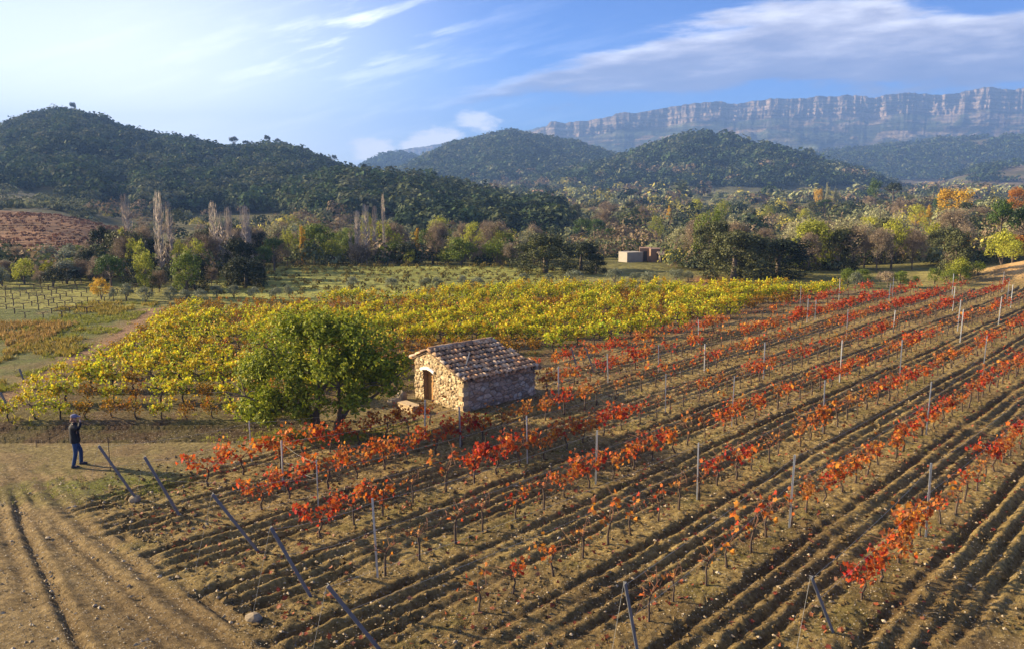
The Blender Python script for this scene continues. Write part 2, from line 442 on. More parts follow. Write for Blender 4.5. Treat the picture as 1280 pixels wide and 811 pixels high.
def fedge(x): return np.interp(x, [-40, -30, -19, -11, 0, 15, 60], [60, 60, 62.5, 65, 69.5, 71.5, 72.5])
def furrow(n, s):
    ph = np.mod(n + 5.9 + .10 * (vn(s / 5., n * 0 + 3, 77) - .5) + .05 * (vn(s / 1.3, n * 0, 78) - .5), 2.9)
    d = 0
    for c, dep in ((.66, .165), (1.16, .09), (1.60, .11), (2.06, .12), (2.42, .04)):
        d = d - dep * gs(ph - c + .05 * (vn(s / .7, n * 0 + c * 9, 79) - .5), .115 + .04 * vn(s / 1.1, n * 0 + c * 5, 80)) * (.55 + .75 * vn(s / 2.4 + c, np.floor((n + 5.9) / 2.9), 81))
    for c in (.90, 1.38, 1.82, 2.26): d = d + .045 * gs(ph - c, .12) * (.5 + vn(s / .9 + c * 7, n * 0, 82))
    return d

def near_ground():
    nn = np.concatenate([np.arange(-78, -29, .16), np.arange(-29, 2.01, .055)])
    sg = [-14.]
    while sg[-1] < 112:
        v = sg[-1]; sg.append(v + (.13 if v < 2 else .085 if v < 34 else .085 + (v - 34) * .004))
    ss_ = np.array(sg); N, S = np.meshgrid(nn, ss_)
    X, Y = xy(N, S)
    z = height(X, Y) + .03
    # --- masks
    es = end_s(N) - 1.9 + .8 * (vn(N * 1.7, N * 0, 3) - .5)
    hutd = np.abs((X - HUT_A[0]) * HL[0] + (Y - HUT_A[1]) * HL[1] - 1.9), np.abs((X - HUT_A[0]) * HW[0] + (Y - HUT_A[1]) * HW[1] - 1.45)
    hx = (X - HUT_A[0]) * HL[0] + (Y - HUT_A[1]) * HL[1]; hy = (X - HUT_A[0]) * HW[0] + (Y - HUT_A[1]) * HW[1]
    near_hut = sst(np.maximum(np.abs(hx - 1.6) - 3.2, np.abs(hy - 1.5) - 2.0), 1.2, 0.)
    redf = sst(S, es, es + .9) * sst(N, -27.6, -26.6) * (1 - near_hut * .85)
    yard = sst(-N, 24.3, 25.3) * (1 - sst(S, 23, 25.5))          # bare yard round tree and hut
    redf = redf * (1 - yard)
    ytop = yrow_top(X); yel = sst(Y, ytop, ytop + .8) * sst(X, path_x(Y), path_x(Y) + 1.) * sst(-N, 27.2, 28.2)
    left = sst(path_x(Y) - X, 0.6, 2.2) * sst(Y, 29, 33)
    # --- shape
    patch = sst(fbm(X / 3.2, Y / 3.2, 91, 3), .3, .6) * .5 + .5
    z = z + furrow(N, S) * redf * patch
    z = z + (fbm(X * 4.2, Y * 4.2, 41, 4, .7) - .5) * .15 * (.3 + .7 * redf)
    z = z + (fbm(X * 1.4, Y * 1.4, 43, 3) - .5) * .07
    rutm = (1 - redf) * (1 - yel) * sst(N, -31, -24)
    rutc = 0 * N
    wob = .35 * (vn(N / 4., N * 0, 8) - .5) + .004 * (N + 20) ** 2
    for sc, dp in ((7.3, .06), (6.85, .05), (6.25, .05), (5.9, .03), (4.9, .05), (4.45, .04), (2.9, .035)):
        q_ = gs(S - sc - wob + .12 * (N + 18) * (sc < 5), .13) * rutm * sst(vn(N / 3.5, S * 0, int(sc * 10)), .05, .35); z = z - 1.7 * dp * q_ + .9 * dp * gs(S - sc - wob + .12 * (N + 18) * (sc < 5) - .24, .10) * rutm; rutc = rutc + q_ * dp * 14
    # grooves along the near edge of the yellow vineyard
    yl = Y - ytop
    gr = sst(yl, -1.6, -1.2) * (1 - sst(yl, .9, 1.3)) * sst(-N, 25, 26.5)
    z = z - .13 * gr * (.5 + .5 * np.cos(yl * 2 * np.pi / .42))
    yy = np.mod(yl - 1.9, 2.6) - 1.3
    z = z + yel * .05 * np.cos(yl * 2 * np.pi / .65)
    # --- colour
    soil = np.array([.300, .226, .092])
    col = np.tile(soil, X.shape + (1,)).astype(float)
    trk = np.array([.250, .186, .098])
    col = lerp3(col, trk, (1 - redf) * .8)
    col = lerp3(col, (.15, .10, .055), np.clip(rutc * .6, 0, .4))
    m = sst(fbm(X / 2.5, Y / 2.5, 61, 4), .45, .7) * redf; col = lerp3(col, (.26, .19, .085), m * .7)
    col = lerp3(col, (.12, .08, .04), sst(fbm(X / 4, Y / 4, 62, 3), .5, .7) * .5)
    col = lerp3(col, (.09, .055, .03), np.clip(-furrow(N, S) * redf * 6 - .15, 0, .55))  # furrow shade put into the soil colour, darker towards the groove bottoms
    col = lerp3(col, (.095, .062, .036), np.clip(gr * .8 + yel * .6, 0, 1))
    # weeds: green mottling on the vine bands
    ph = np.mod(N + 5.9, 2.9); band = gs(ph - .05, .35) + gs(ph - 2.85, .35)
    gm = sst(fbm(X * .7, Y * .7, 65, 4), .50, .66) * np.clip(band, 0, 1) * redf
    col = lerp3(col, (.15, .145, .035), gm * .4)
    g2 = sst(fbm(X * 1.1, Y * 1.1, 66, 4), .42, .6)
    wx, wy, _ = at(140, 606); wd = np.exp(-((X - wx) / 2.4) ** 2 - ((Y - wy) / 1.1) ** 2)
    col = lerp3(col, (.15, .18, .04), g2 * np.clip(wd * 1.3, 0, 1) * .8)
    col = lerp3(col, (.17, .17, .05), g2 * yard * .35)
    col = lerp3(col, (.10, .135, .03), left * .85 * sst(fbm(X / 3, Y / 3, 68, 4), .25, .5))
    col = lerp3(col, (.16, .15, .04), yel * sst(fbm(X * .8, Y * .8, 69, 3), .5, .7) * .6)
    pth = gs(X - path_x(Y), .6) * sst(Y, 31, 35); col = lerp3(col, (.30, .18, .11), pth * .85)
    a, b = X.shape; idx = np.arange(a * b).reshape(a, b)
    f = np.stack([idx[:-1, :-1], idx[:-1, 1:], idx[1:, 1:], idx[1:, :-1]], -1).reshape(-1, 4)[:, ::-1]
    keep = ((Y > -6) & (Y < fedge(X) + 1.6) & (X > -46)).ravel()[f].all(1)
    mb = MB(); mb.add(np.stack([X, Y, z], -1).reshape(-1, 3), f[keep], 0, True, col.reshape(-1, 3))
    # skirt of the sheet is covered by the valley ground, which meets it from below
    return tag(mb.build('ground_vineyard', M['near'], usecol=True), 'furrowed brown vineyard soil, bare yard and dirt track with wheel ruts', kind='structure')

def far_ground():
    t = np.linspace(0, 1, 900)
    Yv = np.concatenate([np.linspace(-15, 40, 40), 40 + 5400 * ((np.exp(t * 5.2) - 1) / (math.exp(5.2) - 1))[1:]])
    uu = np.concatenate([np.linspace(-1.35, -.72, 70)[:-1], np.linspace(-.72, .72, 820), np.linspace(.72, 1.35, 70)[1:]])
    U, Y = np.meshgrid(uu, Yv); X = U * (Y + 22)
    z = height(X, Y)
    N, S = ns(X, Y)
    ins = (sst(N, -77, -75) * sst(-N, -1.5, -.5) * sst(S, -13.5, -12) * (1 - sst(S, 109, 111))) * sst(Y, -5.5, -4) * (1 - sst(Y, fedge(X) - .2, fedge(X) + 1.2)) * sst(X, -45.5, -44)
    z = z - ins * .6
    u = X / np.maximum(Y, 5)
    px = 640 + 1000 * u / cp
    col = np.tile(np.array([.17, .155, .055]), X.shape + (1,)).astype(float)      # rough grass
    col = lerp3(col, (.13, .12, .04), sst(fbm(X / 25, Y / 25, 101, 4), .45, .62) * .8)
    # strip of fields in the valley
    fld = fbm(X / 70, Y / 26, 103, 3); far = sst(Y, 150, 260)
    col = lerp3(col, (.28, .25, .09), sst(fld, .44, .46) * far * .8)
    col = lerp3(col, (.12, .075, .045), sst(fld, .60, .62) * far * .8)
    col = lerp3(col, (.22, .17, .10), sst(fbm(X / 150, Y / 60, 107, 3), .56, .60) * sst(Y, 400, 600) * .8)
    col = lerp3(col, (.24, .215, .085), sst(fbm(X / 110, Y / 45, 105, 3), .445, .465) * sst(Y, 460, 500) * sst(u, -.08, -.03) * .8)
    # left meadow: dry heather patch and green verge
    lf = sst(path_x(Y) - X, .5, 1.5) * (1 - sst(Y, 90, 100)) * sst(Y, 28, 33)
    col = lerp3(col, (.17, .165, .045), lf * .8)
    dm = sst(path_x(Y) - X, 3.5, 6.5) * sst(Y, 39, 44) * (1 - sst(Y, 52, 57)) * sst(fbm(X / 5, Y / 4, 109, 3), .25, .45)
    col = lerp3(col, (.21, .145, .085), dm * .85)
    # green slope vineyard behind the yellow one
    mv = sst(u, -.40, -.36) * (1 - sst(u, .04, .08)) * sst(Y, 55, 57) * (1 - sst(Y, 97, 101))
    rp = gs(u - .245, .02) * gs(Y - 80, 5.); col = lerp3(col, (.30, .13, .07), np.clip(rp * 1.5, 0, 1))
    col = lerp3(col, (.23, .235, .065), mv * .9)
    # red earth bank and bare bank at right
    bk = np.exp(-((X - 54) / 8) ** 2 - ((Y - 78) / 6) ** 2); col = lerp3(col, (.33, .21, .10), np.clip(bk * 1.6, 0, 1))
    # left slope: scrub above, rusty vineyard below
    ls = sst(-u - (Y - 110) * .0004, .46, .485) * sst(Y, 104, 112) * (1 - sst(Y, 322, 336))
    col = lerp3(col, (.105, .10, .065), ls); col = lerp3(col, (.07, .07, .035), ls * sst(fbm(X / 14, Y / 14, 115, 4), .48, .6) * .7)
    col = lerp3(col, (.19, .105, .06), ls * (1 - sst(Y, 205, 209)) * sst(Y, 112, 116))
    dk = sst(-u, .06, .10) * sst(Y, 125, 150) * (1 - ls); col = lerp3(col, (.085, .08, .042), dk * .85)
    # hills
    hi = sst(z - valley(Y), 1.5, 6); col = lerp3(col, (.075, .075, .04), hi * sst(Y, 210, 250) * (1 - ls) * .9)
    col = lerp3(col, (.135, .105, .07), hi * sst(fbm(X / 90, Y / 90, 88, 4), .56, .62) * sst(Y, 650, 700) * .9)
    a, b = X.shape; idx = np.arange(a * b).reshape(a, b)
    f = np.stack([idx[:-1, :-1], idx[:-1, 1:], idx[1:, 1:], idx[1:, :-1]], -1).reshape(-1, 4)
    mb = MB(); mb.add(np.stack([X, Y, z], -1).reshape(-1, 3), f, 0, True, col.reshape(-1, 3))
    return tag(mb.build('ground', M['far'], usecol=True), 'valley floor and hills', kind='structure')

# ------------------------------------------------------------------ cliff mountain
def cliff_mat():
    m, g = new_mat('cliff_rock'); a = g.n('ShaderNodeAttribute', attribute_name='Col').outputs['Color']
    geo = g.n('ShaderNodeNewGeometry'); pos = geo.outputs['Position']
    mp = g.n('ShaderNodeMapping'); g.t.links.new(pos, mp.inputs[0]); mp.inputs['Scale'].default_value = (.0033, .0033, .066)
    st = g.noise(mp.outputs[0], 1., 6, .65)
    mp2 = g.n('ShaderNodeMapping'); g.t.links.new(pos, mp2.inputs[0]); mp2.inputs['Scale'].default_value = (.05, .05, .009)
    vt = g.noise(mp2.outputs[0], 1., 5, .65)
    n = g.noise(pos, .012, 7, .7)
    c = g.mix(g.ss(st, .38, .62), g.mix(1., a, (.34, .34, .37, 1), 'MULTIPLY'), g.mix(1., a, (1.25, 1.22, 1.18, 1), 'MULTIPLY'))
    c = g.mix(g.ss(vt, .50, .64), c, g.mix(1., c, (.72, .72, .74, 1), 'MULTIPLY'))
    c = g.mix(g.ss(n, .4, .65), c, g.mix(1., c, (1.2, 1.18, 1.1, 1), 'MULTIPLY'))
    nn = bump(g, st, .9, 14.); nn = bump(g, vt, .9, 10., nn); nn = bump(g, n, .8, 20., nn)
    finish(g, pbsdf(g, c, .95, .1, nn)); return m

def cliff(name, D, depth, pts, tops, seed, usc=1., label=''):
    us = np.array([upx(*p) for p in pts]); es = np.array([tane(p[1]) for p in pts])
    uu = np.linspace(us[0], us[-1], int(1500 * usc)); tt = np.linspace(0, 1, 190); U, T = np.meshgrid(uu, tt)
    pk = CAMH + D * np.interp(U, us, es)
    pk = pk + (fbm(U * 30, U * 0, seed, 5, .65) - .5) * 34
    base = 30.
    # setback profile: talus, then two or three cliff steps
    cl = tops                                   # list of (t, setback fraction)
    wob = (fbm(U * 10, U * 0 + 2, seed + 5, 3) - .5) * .06
    sb = np.interp(T + wob * np.sin(np.pi * T), [c[0] for c in cl], [c[1] for c in cl])
    nb = fbm(U * 22, T * 1.2, seed + 1, 4) - .5
    n2 = fbm(U * 95, T * 4., seed + 2, 4) - .5
    n3 = np.abs(fbm(U * 6.5, T * .8, seed + 3, 3) - .5) * 2
    ck = sst(T, .66, .74)
    Y = D - depth + depth * sb + (nb * 130 + n2 * (20 + 34 * ck) + (fbm(U * 260, T * 3., seed + 6, 3) - .5) * 24 * ck) * (.35 + .65 * ck) * np.sin(np.pi * np.clip(T * .93, 0, 1)) ** .4 + (n3 - .4) * 400 * (1 - T) ** .8 * sst(T, 0, .2)
    Z = base + (pk - base) * T + (fbm(U * 40, T * 12, seed + 4, 4, .6) - .5) * 46 * (1 - T)
    X = U * Y
    # colours: rock on steep parts, scrub on the ledges and talus
    sl = np.gradient(sb, axis=0) / (tt[1] - tt[0]); steep = sst(1 / np.maximum(sl, .05), .9, 3.0)
    rock = np.array([.21, .165, .135]); veg = np.array([.05, .065, .04])
    bare = sst(fbm(U * 28, T * 11, seed + 9, 5, .62), .50, .60) * sst(T, .25, .5) * (.35 + .65 * sst(U, .25, .42))
    k = np.clip(steep + bare * .8, 0, 1)
    col = veg * (1 - k[..., None]) + rock * k[..., None]
    col = lerp3(col, (.20, .14, .09), sst(fbm(U * 30, T * 14, seed + 8, 4), .6, .66) * (1 - ck) * .8)
    a, b = X.shape; idx = np.arange(a * b).reshape(a, b)
    f = np.stack([idx[:-1, :-1], idx[:-1, 1:], idx[1:, 1:], idx[1:, :-1]], -1).reshape(-1, 4)
    mb = MB(); mb.add(np.stack([X, Y, Z], -1).reshape(-1, 3), f, 0, True, col.reshape(-1, 3))
    # plateau behind the rim
    top = np.stack([X[-1], Y[-1], Z[-1]], -1); back = top + np.array([0, 900, -60])
    nb_ = len(top); j = np.arange(nb_ - 1)
    mb.add(np.concatenate([top, back]), np.stack([j, j + 1, j + 1 + nb_, j + nb_], 1), 0, False, np.array([.09, .095, .05]))
    return tag(mb.build(name, MCL, usecol=True), label, kind='structure')
MCL = cliff_mat()

near_ground(); far_ground()
cliff('mountain', 3500, 1150,
      [(655, 170), (668, 166), (684, 158), (688, 154), (720, 152), (780, 147), (800, 144), (840, 137), (870, 132), (900, 130), (930, 133), (960, 129), (1010, 127), (1060, 122), (1090, 125), (1120, 122), (1180, 120), (1230, 115), (1280, 114), (1400, 108), (1700, 100), (2000, 110)],
      [(0, 0), (.2, .22), (.45, .46), (.71, .72), (.72, .724), (.765, .732), (.78, .775), (.825, .782), (.84, .825), (.90, .835), (.912, .865), (.985, .88), (1., 1.)], 201,
      label='long blue grey limestone escarpment with banded cliffs')
cliff('mountain', 4700, 1000, [(455, 205), (475, 196), (495, 187), (520, 184), (560, 178), (600, 170), (650, 164), (690, 158), (760, 158)],
      [(0, 0), (.4, .6), (.7, .85), (.95, .9), (1., 1.)], 301, .5, label='pale far ridge behind the clouds')

# ------------------------------------------------------------------ haze
def haze():
    m = bpy.data.materials.new('haze_air'); m.use_nodes = True; t = m.node_tree; t.nodes.clear()
    v = t.nodes.new('ShaderNodeVolumePrincipled'); o = t.nodes.new('ShaderNodeOutputMaterial')
    v.inputs['Color'].default_value = (.21, .38, .80, 1); v.inputs['Density'].default_value = HAZE
    v.inputs['Anisotropy'].default_value = .1
    t.links.new(v.outputs[0], o.inputs['Volume'])
    mb = MB(); box(mb, (0, 2780, 258), (7700, 2830, 268)); ob = mb.build('haze', m); tag(ob, 'pale blue haze in the valley air', kind='stuff')
    ob.location = (0, 0, 0)
if HAZE > 0: haze()

# ================================================================== HUT
def voro_wall(A, B, cu, cv, rng):
    """A, B: 2-D arrays of wall coordinates. Returns relief 0..1 and a stone index per point"""
    au = A.ravel() / cu; bv = B.ravel() / cv
    a0, a1, b0, b1 = au.min() - 1, au.max() + 1, bv.min() - 1, bv.max() + 1
    gu, gv = np.meshgrid(np.arange(a0, a1), np.arange(b0, b1)); S = np.stack([gu.ravel(), gv.ravel()], 1) + rng.uniform(-.48, .48, (gu.size, 2))
    S = S[rng.random(len(S)) > .18]
    d1 = np.full(au.shape, 9.); d2 = np.full(au.shape, 9.); idx = np.zeros(au.shape, int)
    for k, (x, y) in enumerate(S):
        d = np.hypot(au - x, bv - y)
        c = d < d1; d2 = np.where(c, d1, np.minimum(d2, d)); idx = np.where(c, k, idx); d1 = np.where(c, d, d1)
    e = np.clip((d2 - d1) / .32, 0, 1)
    return (e * e * (3 - 2 * e)).reshape(A.shape), idx.reshape(A.shape), len(S)

def stone_face(mb, org, ua, va, na, A, B, keep, cu, cv, pal, rng, relief=.045, mortar=(.30, .24, .16)):
    e, idx, ns_ = voro_wall(A, B, cu, cv, rng)
    sc = np.array(pal)[rng.integers(0, len(pal), ns_)] * rng.uniform(.65, 1.25, (ns_, 1)); off = rng.uniform(.25, 1., ns_)
    rel = relief * e * off[idx] + .012 * (fbm(A * 22, B * 22, 5, 3) - .5)
    P = np.array(org) + A[..., None] * ua + B[..., None] * va + rel[..., None] * na
    col = sc[idx] * e[..., None] + np.array(mortar) * (1 - e[..., None])
    a, b = A.shape; i = np.arange(a * b).reshape(a, b)
    f = np.stack([i[:-1, :-1], i[:-1, 1:], i[1:, 1:], i[1:, :-1]], -1).reshape(-1, 4)
    if keep is not None: f = f[keep.ravel()[f].all(1)]
    mb.add(P.reshape(-1, 3), f, 0, True, np.clip(col, 0, 1).reshape(-1, 3))

def build_hut():
    rng = np.random.default_rng(5)
    m, g = new_mat('rubble_stone'); a = g.n('ShaderNodeAttribute', attribute_name='Col').outputs['Color']
    tc = g.n('ShaderNodeTexCoord').outputs['Object']; n = g.noise(tc, 14., 6, .7)
    c = g.mix(g.ss(n, .3, .7), g.mix(1., a, (.7, .68, .65, 1), 'MULTIPLY'), g.mix(1., a, (1.25, 1.22, 1.15, 1), 'MULTIPLY'))
    finish(g, pbsdf(g, c, .95, .15, bump(g, n, .8, .02))); MS = m
    m, g = new_mat('clay_tile'); geo = g.n('ShaderNodeNewGeometry'); tc = g.n('ShaderNodeTexCoord').outputs['Object']
    c = g.ramp(geo.outputs['Random Per Island'], [(0, (.12, .085, .06)), (.18, (.30, .18, .11)), (.38, (.46, .24, .12)), (.55, (.55, .34, .19)), (.72, (.33, .27, .22)), (.85, (.58, .38, .22)), (1, (.20, .14, .10))])
    n = g.noise(tc, 5., 6, .7); n2 = g.noise(tc, 30., 4, .7)
    c = g.mix(g.ss(n, .50, .68), c, g.mix(.8, c, (.06, .05, .042)))
    c = g.mix(g.ss(n2, .58, .75), c, g.mix(.4, c, (.46, .42, .34)))
    finish(g, pbsdf(g, c, .92, .15, bump(g, n2, .6, .01))); MT = m
    z0 = float(height(-1, 34)) - .12
    rz = math.atan2(HL[1], HL[0])
    hut = empty('stone_hut', (HUT_A[0], HUT_A[1], z0), rz)
    tag(hut, 'low rubble stone hut with clay tile roof beside the big leafy tree', 'hut')
    W = 3.4; AP = 2.35; zA = 1.48; zP = 2.34; zB = 1.88
    roof_z = lambda y: np.where(y < AP, zA + (zP - zA) * y / AP, zP + (zB - zP) * (y - AP) / (W - AP))
    xf = lambda y: 4.05 - .27 * y
    # gable wall with the doorway
    mb = MB()
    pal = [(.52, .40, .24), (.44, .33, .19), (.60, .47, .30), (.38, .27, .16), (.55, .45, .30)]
    A, Bq = np.meshgrid(np.linspace(0, W, 128), np.linspace(0, 1, 88)); Z = Bq * (roof_z(A) - .02)
    door = (A > 2.02) & (A < 2.74) & (Z < 1.55 - .9 * (np.abs(A - 2.38) - .0) ** 2)
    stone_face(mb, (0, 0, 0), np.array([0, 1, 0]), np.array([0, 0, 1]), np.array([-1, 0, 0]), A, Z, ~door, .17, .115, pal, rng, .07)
    # side wall, its shade put into stone colours darker than the gable
    X, Zr = np.meshgrid(np.linspace(0, xf(0), 140), np.linspace(0, 1, 56)); Z = Zr * (zA - .03)
    pal_shade = [(.40, .31, .23), (.33, .25, .18), (.46, .37, .28), (.36, .25, .16), (.48, .42, .34)]
    stone_face(mb, (0, 0, 0), np.array([1, 0, 0]), np.array([0, 0, 1]), np.array([0, -1, 0]), X, Z, None, .24, .15, pal_shade, rng, .065, (.20, .16, .12))
    # far gable and back wall (simple stone faces)
    A, Bq = np.meshgrid(np.linspace(0, W, 60), np.linspace(0, 1, 40)); Z = Bq * (roof_z(A) - .02)
    v = nrm(np.array([-.27, 1, 0]))
    stone_face(mb, (xf(0), 0, 0), np.array([-.27, 1, 0]), np.array([0, 0, 1]), np.array([1., .27, 0]), A, Z, None, .24, .15, pal_shade, rng, .04)
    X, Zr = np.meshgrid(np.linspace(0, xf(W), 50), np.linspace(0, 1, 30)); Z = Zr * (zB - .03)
    stone_face(mb, (0, W, 0), np.array([1, 0, 0]), np.array([0, 0, 1]), np.array([0, 1, 0]), X, Z, None, .24, .15, pal_shade, rng, .04)
    # corner quoins
    for k in range(7):
        h = .1; box(mb, (.09 + .03 * (k % 2), .10, .11 + k * .195), (.13 + .05 * (k % 2), .135 + .04 * ((k + 1) % 2), .088), rng.uniform(-.04, .04), col=np.array(pal[k % 5]) * .9)
    for k in range(7):
        box(mb, (xf(0) - .09, .10, .11 + k * .195), (.13 + .05 * (k % 2), .12, .088), rng.uniform(-.04, .04), col=np.array(pal_shade[k % 5]))
    # door reveals (thickness of the wall)
    for yy in (1.99, 2.77): box(mb, (.16, yy, .75), (.15, .03, .75), col=(.30, .21, .12))
    wl = child(mb.build('wall', MS, usecol=True), hut)
    # room behind the doorway, its gloom put into one dark colour
    mb = MB(); box(mb, (.9, 2.38, .01), (.85, .9, .01)); box(mb, (1.75, 2.38, .8), (.02, .9, .8)); box(mb, (.9, 1.46, .8), (.85, .02, .8)); box(mb, (.9, 3.3, .8), (.85, .02, .8))
    child(mb.build('interior', plain('room_shade', (.10, .08, .06))), hut)
    # lintel arch
    mb = MB(); n = 12
    for i in range(n):
        t = (i + .5) / n; y = 1.90 + .98 * t; z = 1.50 + .11 * math.sin(t * math.pi)
        box(mb, (-.045, y, z), (.075, .044, .062 + .005 * math.sin(i * 2)), rot=Matrix.Rotation(math.atan(.35 * math.cos(t * math.pi)), 3, 'X'))
    tag(child(mb.build('lintel', plain('whitewash', (.78, .74, .66), .9, .2, 6, .12)), hut), 'curved whitewashed door lintel')
    # door leaf, half open
    mb = MB()
    for k in range(4): box(mb, (.20 + .012 * (k % 2), 2.70 - .062 - k * .125, .73), (.018, .060, .70))
    d = child(mb.build('door', plain('old_brown_door', (.40, .22, .08), .8, .25, 7, .35, .3)), hut)
    mb = MB(); box(mb, (.17, 2.30, .78), (.02, .02, .05)); h = mb.build('handle', M['bark']); child(h, d)
    # roof: deck + tiles
    mb = MB()
    def slab(y0, z0_, y1, z1_, x0, x1a, x1b, t=.06):
        v = [(x0, y0, z0_), (x1a, y0, z0_), (x1b, y1, z1_), (x0, y1, z1_)]; v += [(p[0], p[1], p[2] + t) for p in v]
        mb.add(v, [[0, 3, 2, 1], [4, 5, 6, 7], [0, 1, 5, 4], [1, 2, 6, 5], [2, 3, 7, 6], [3, 0, 4, 7]])
    slab(-.10, zA - .05, AP, zP, -.06, xf(0) + .05, xf(AP) + .05)
    slab(AP + .004, zP, W + .12, zB - .04, -.06, xf(AP) + .05, xf(W) + .05)
    child(mb.build('roof_deck', plain('dark_eaves', (.13, .09, .065), .9, .2, 8, .4, .5)), hut)
    mb = MB()
    def tile(p0, p1, r0, r1, up, roll):
        p0, p1 = np.array(p0, float), np.array(p1, float); d = nrm(p1 - p0); side = np.array([1., 0, 0]); nn_ = np.cross(side, d); nn_ *= np.sign(nn_[2])
        th = np.linspace(-1.45, 1.45, 8); vs = []
        for p, r in ((p0, r0), (p1, r1)):
            for rr in (r, r - .014):
                o = side * (np.sin(th + roll) * rr)[:, None] + nn_ * ((np.cos(th + roll) - .25) * rr * (1 if up else -1))[:, None]
                vs.append(p + o)
        v = np.concatenate(vs); k = 8; j = np.arange(k - 1)
        f = [np.stack([j, j + 1, 2 * k + j + 1, 2 * k + j], 1), np.stack([k + j + 1, k + j, 3 * k + j, 3 * k + j + 1], 1),
             np.stack([2 * k + j, 2 * k + j + 1, 3 * k + j + 1, 3 * k + j], 1), np.stack([j + 1, j, k + j, k + j + 1], 1)]
        mb.add(v, np.concatenate(f), 0, True)
    def slope(ya, za, yb, zb, rows):
        """ya,za = ridge, yb,zb = eave"""
        for c in range(19):
            for r in range(rows):
                t0, t1 = r / rows, (r + 1.22) / rows
                y0, y1 = ya + (yb - ya) * t0, ya + (yb - ya) * t1; z0_, z1_ = za + (zb - za) * t0, za + (zb - za) * t1
                for up in (False, True):
                    x = -.02 + (c + (.5 if not up else 0)) * .225 + rng.normal() * .010
                    if x > xf(y1) + .06: continue
                    dz = (.13 if up else .085) + rng.normal() * .008
                    j = rng.normal(size=2) * .014
                    tile((x + j[0], y0, z0_ + dz - .012), (x + j[1], y1 + rng.normal() * .025, z1_ + dz + .024), .092, .118, up, rng.normal() * .05)
    slope(AP + .04, zP, -.26, zA - .085, 8); slope(AP - .02, zP, W + .2, zB - .07, 3)
    for k in range(9):                                         # ridge tiles
        x0 = -.08 + k * .40
        if x0 + .42 < xf(AP) + .15:
            v0 = len(mb.v); p = np.array([x0, AP, zP + .17 + rng.normal() * .006]); th = np.linspace(-1.4, 1.4, 8)
            vs = [np.stack([np.full(8, x0 + dx), AP + np.sin(th) * r, p[2] - .04 + (np.cos(th) - .3) * r], 1) for dx, r in ((0, .115), (.46, .135))]
            j = np.arange(7); mb.add(np.concatenate(vs), np.stack([j, j + 1, 8 + j + 1, 8 + j], 1), 0, True)
    rf = child(mb.build('roof', MT), hut)
    # eave beam at the right half of the shaded side
    mb = MB(); box(mb, (3.05, -.09, zA - .07), (1.1, .07, .045)); child(mb.build('eave_beam', plain('grey_beam', (.24, .21, .19))), hut)
    return hut
hut = build_hut()
HUTM = Matrix.Translation(hut.location) @ Matrix.Rotation(math.atan2(HL[1], HL[0]), 4, 'Z')

mb = MB()
p0 = HUTM @ Vector((.62, .62, 1.83)); p1 = HUTM @ Vector((1.22, 1.05, 2.34)); d = (p1 - p0); L_ = d.length
box(mb, (0, 0, 0), (.022, .03, L_ / 2), rot=d.to_track_quat('Z', 'Y').to_matrix())
o = mb.build('wooden_post', M['wood_post']); o.location = (p0 + p1) / 2
tag(o, 'grey broken post sticking up from the tile roof of the hut', 'post')

def rock_mesh(mb, c, r, rng, col=None, k=2):
    bm = bmesh.new(); bmesh.ops.create_icosphere(bm, subdivisions=k, radius=1)
    v = np.array([x.co[:] for x in bm.verts]); f = np.array([[q.index for q in p.verts] for p in bm.faces]); bm.free()
    o = rng.random(3) * 50
    v = v * (1 + .5 * (fbm(v[:, 0] * 1.6 + o[0] + v[:, 2], v[:, 1] * 1.6 + o[1] - v[:, 2], 3, 3) - .5)[:, None])
    mb.add(v * np.array(r) + np.array(c), f, 0, False, col)

def bench():
    rng = np.random.default_rng(8); x, y, z = at(512, 513)
    r = empty('stone_bench', (x, y, z), math.atan2(HW[1], HW[0]))
    tag(r, 'low stone bench left of the hut door under the tree edge', 'bench')
    mt = plain('bench_stone', (.46, .34, .20), .95, .15, 9, .35, .6)
    mb = MB(); box(mb, (0, 0, .30), (.55, .22, .03)); child(mb.build('seat', mt), r)
    mb = MB()
    for i in range(7):
        for k in range(2): box(mb, (-.47 + i * .15 + .05 * (k % 2), rng.normal() * .015, .06 + k * .125), (.08, .2, .058), rng.normal() * .06)
    child(mb.build('base', mt), r)
bench()
ROCKM = plain('field_stone', (.24, .19, .13), .95, .15, 6, .35, .7)
for px, py, r, lb in ((169, 626, (.17, .15, .14), 'pale boulder at the foot of the leftmost leaning post'), (317, 775, (.19, .15, .13), 'rounded yellowish boulder beside the dirt track at the lower left'),
                      (494, 505, (.34, .25, .22), 'rubble stone block lying left of the stone bench'), (503, 500, (.25, .25, .34), 'upright rubble block behind the stone bench')):
    rng = np.random.default_rng(px); x, y, z = at(px, py); mb = MB(); rock_mesh(mb, (0, 0, 0), r, rng)
    o = mb.build('boulder', ROCKM); o.location = (x, y, z + r[2] * .45); tag(o, lb, 'rock')

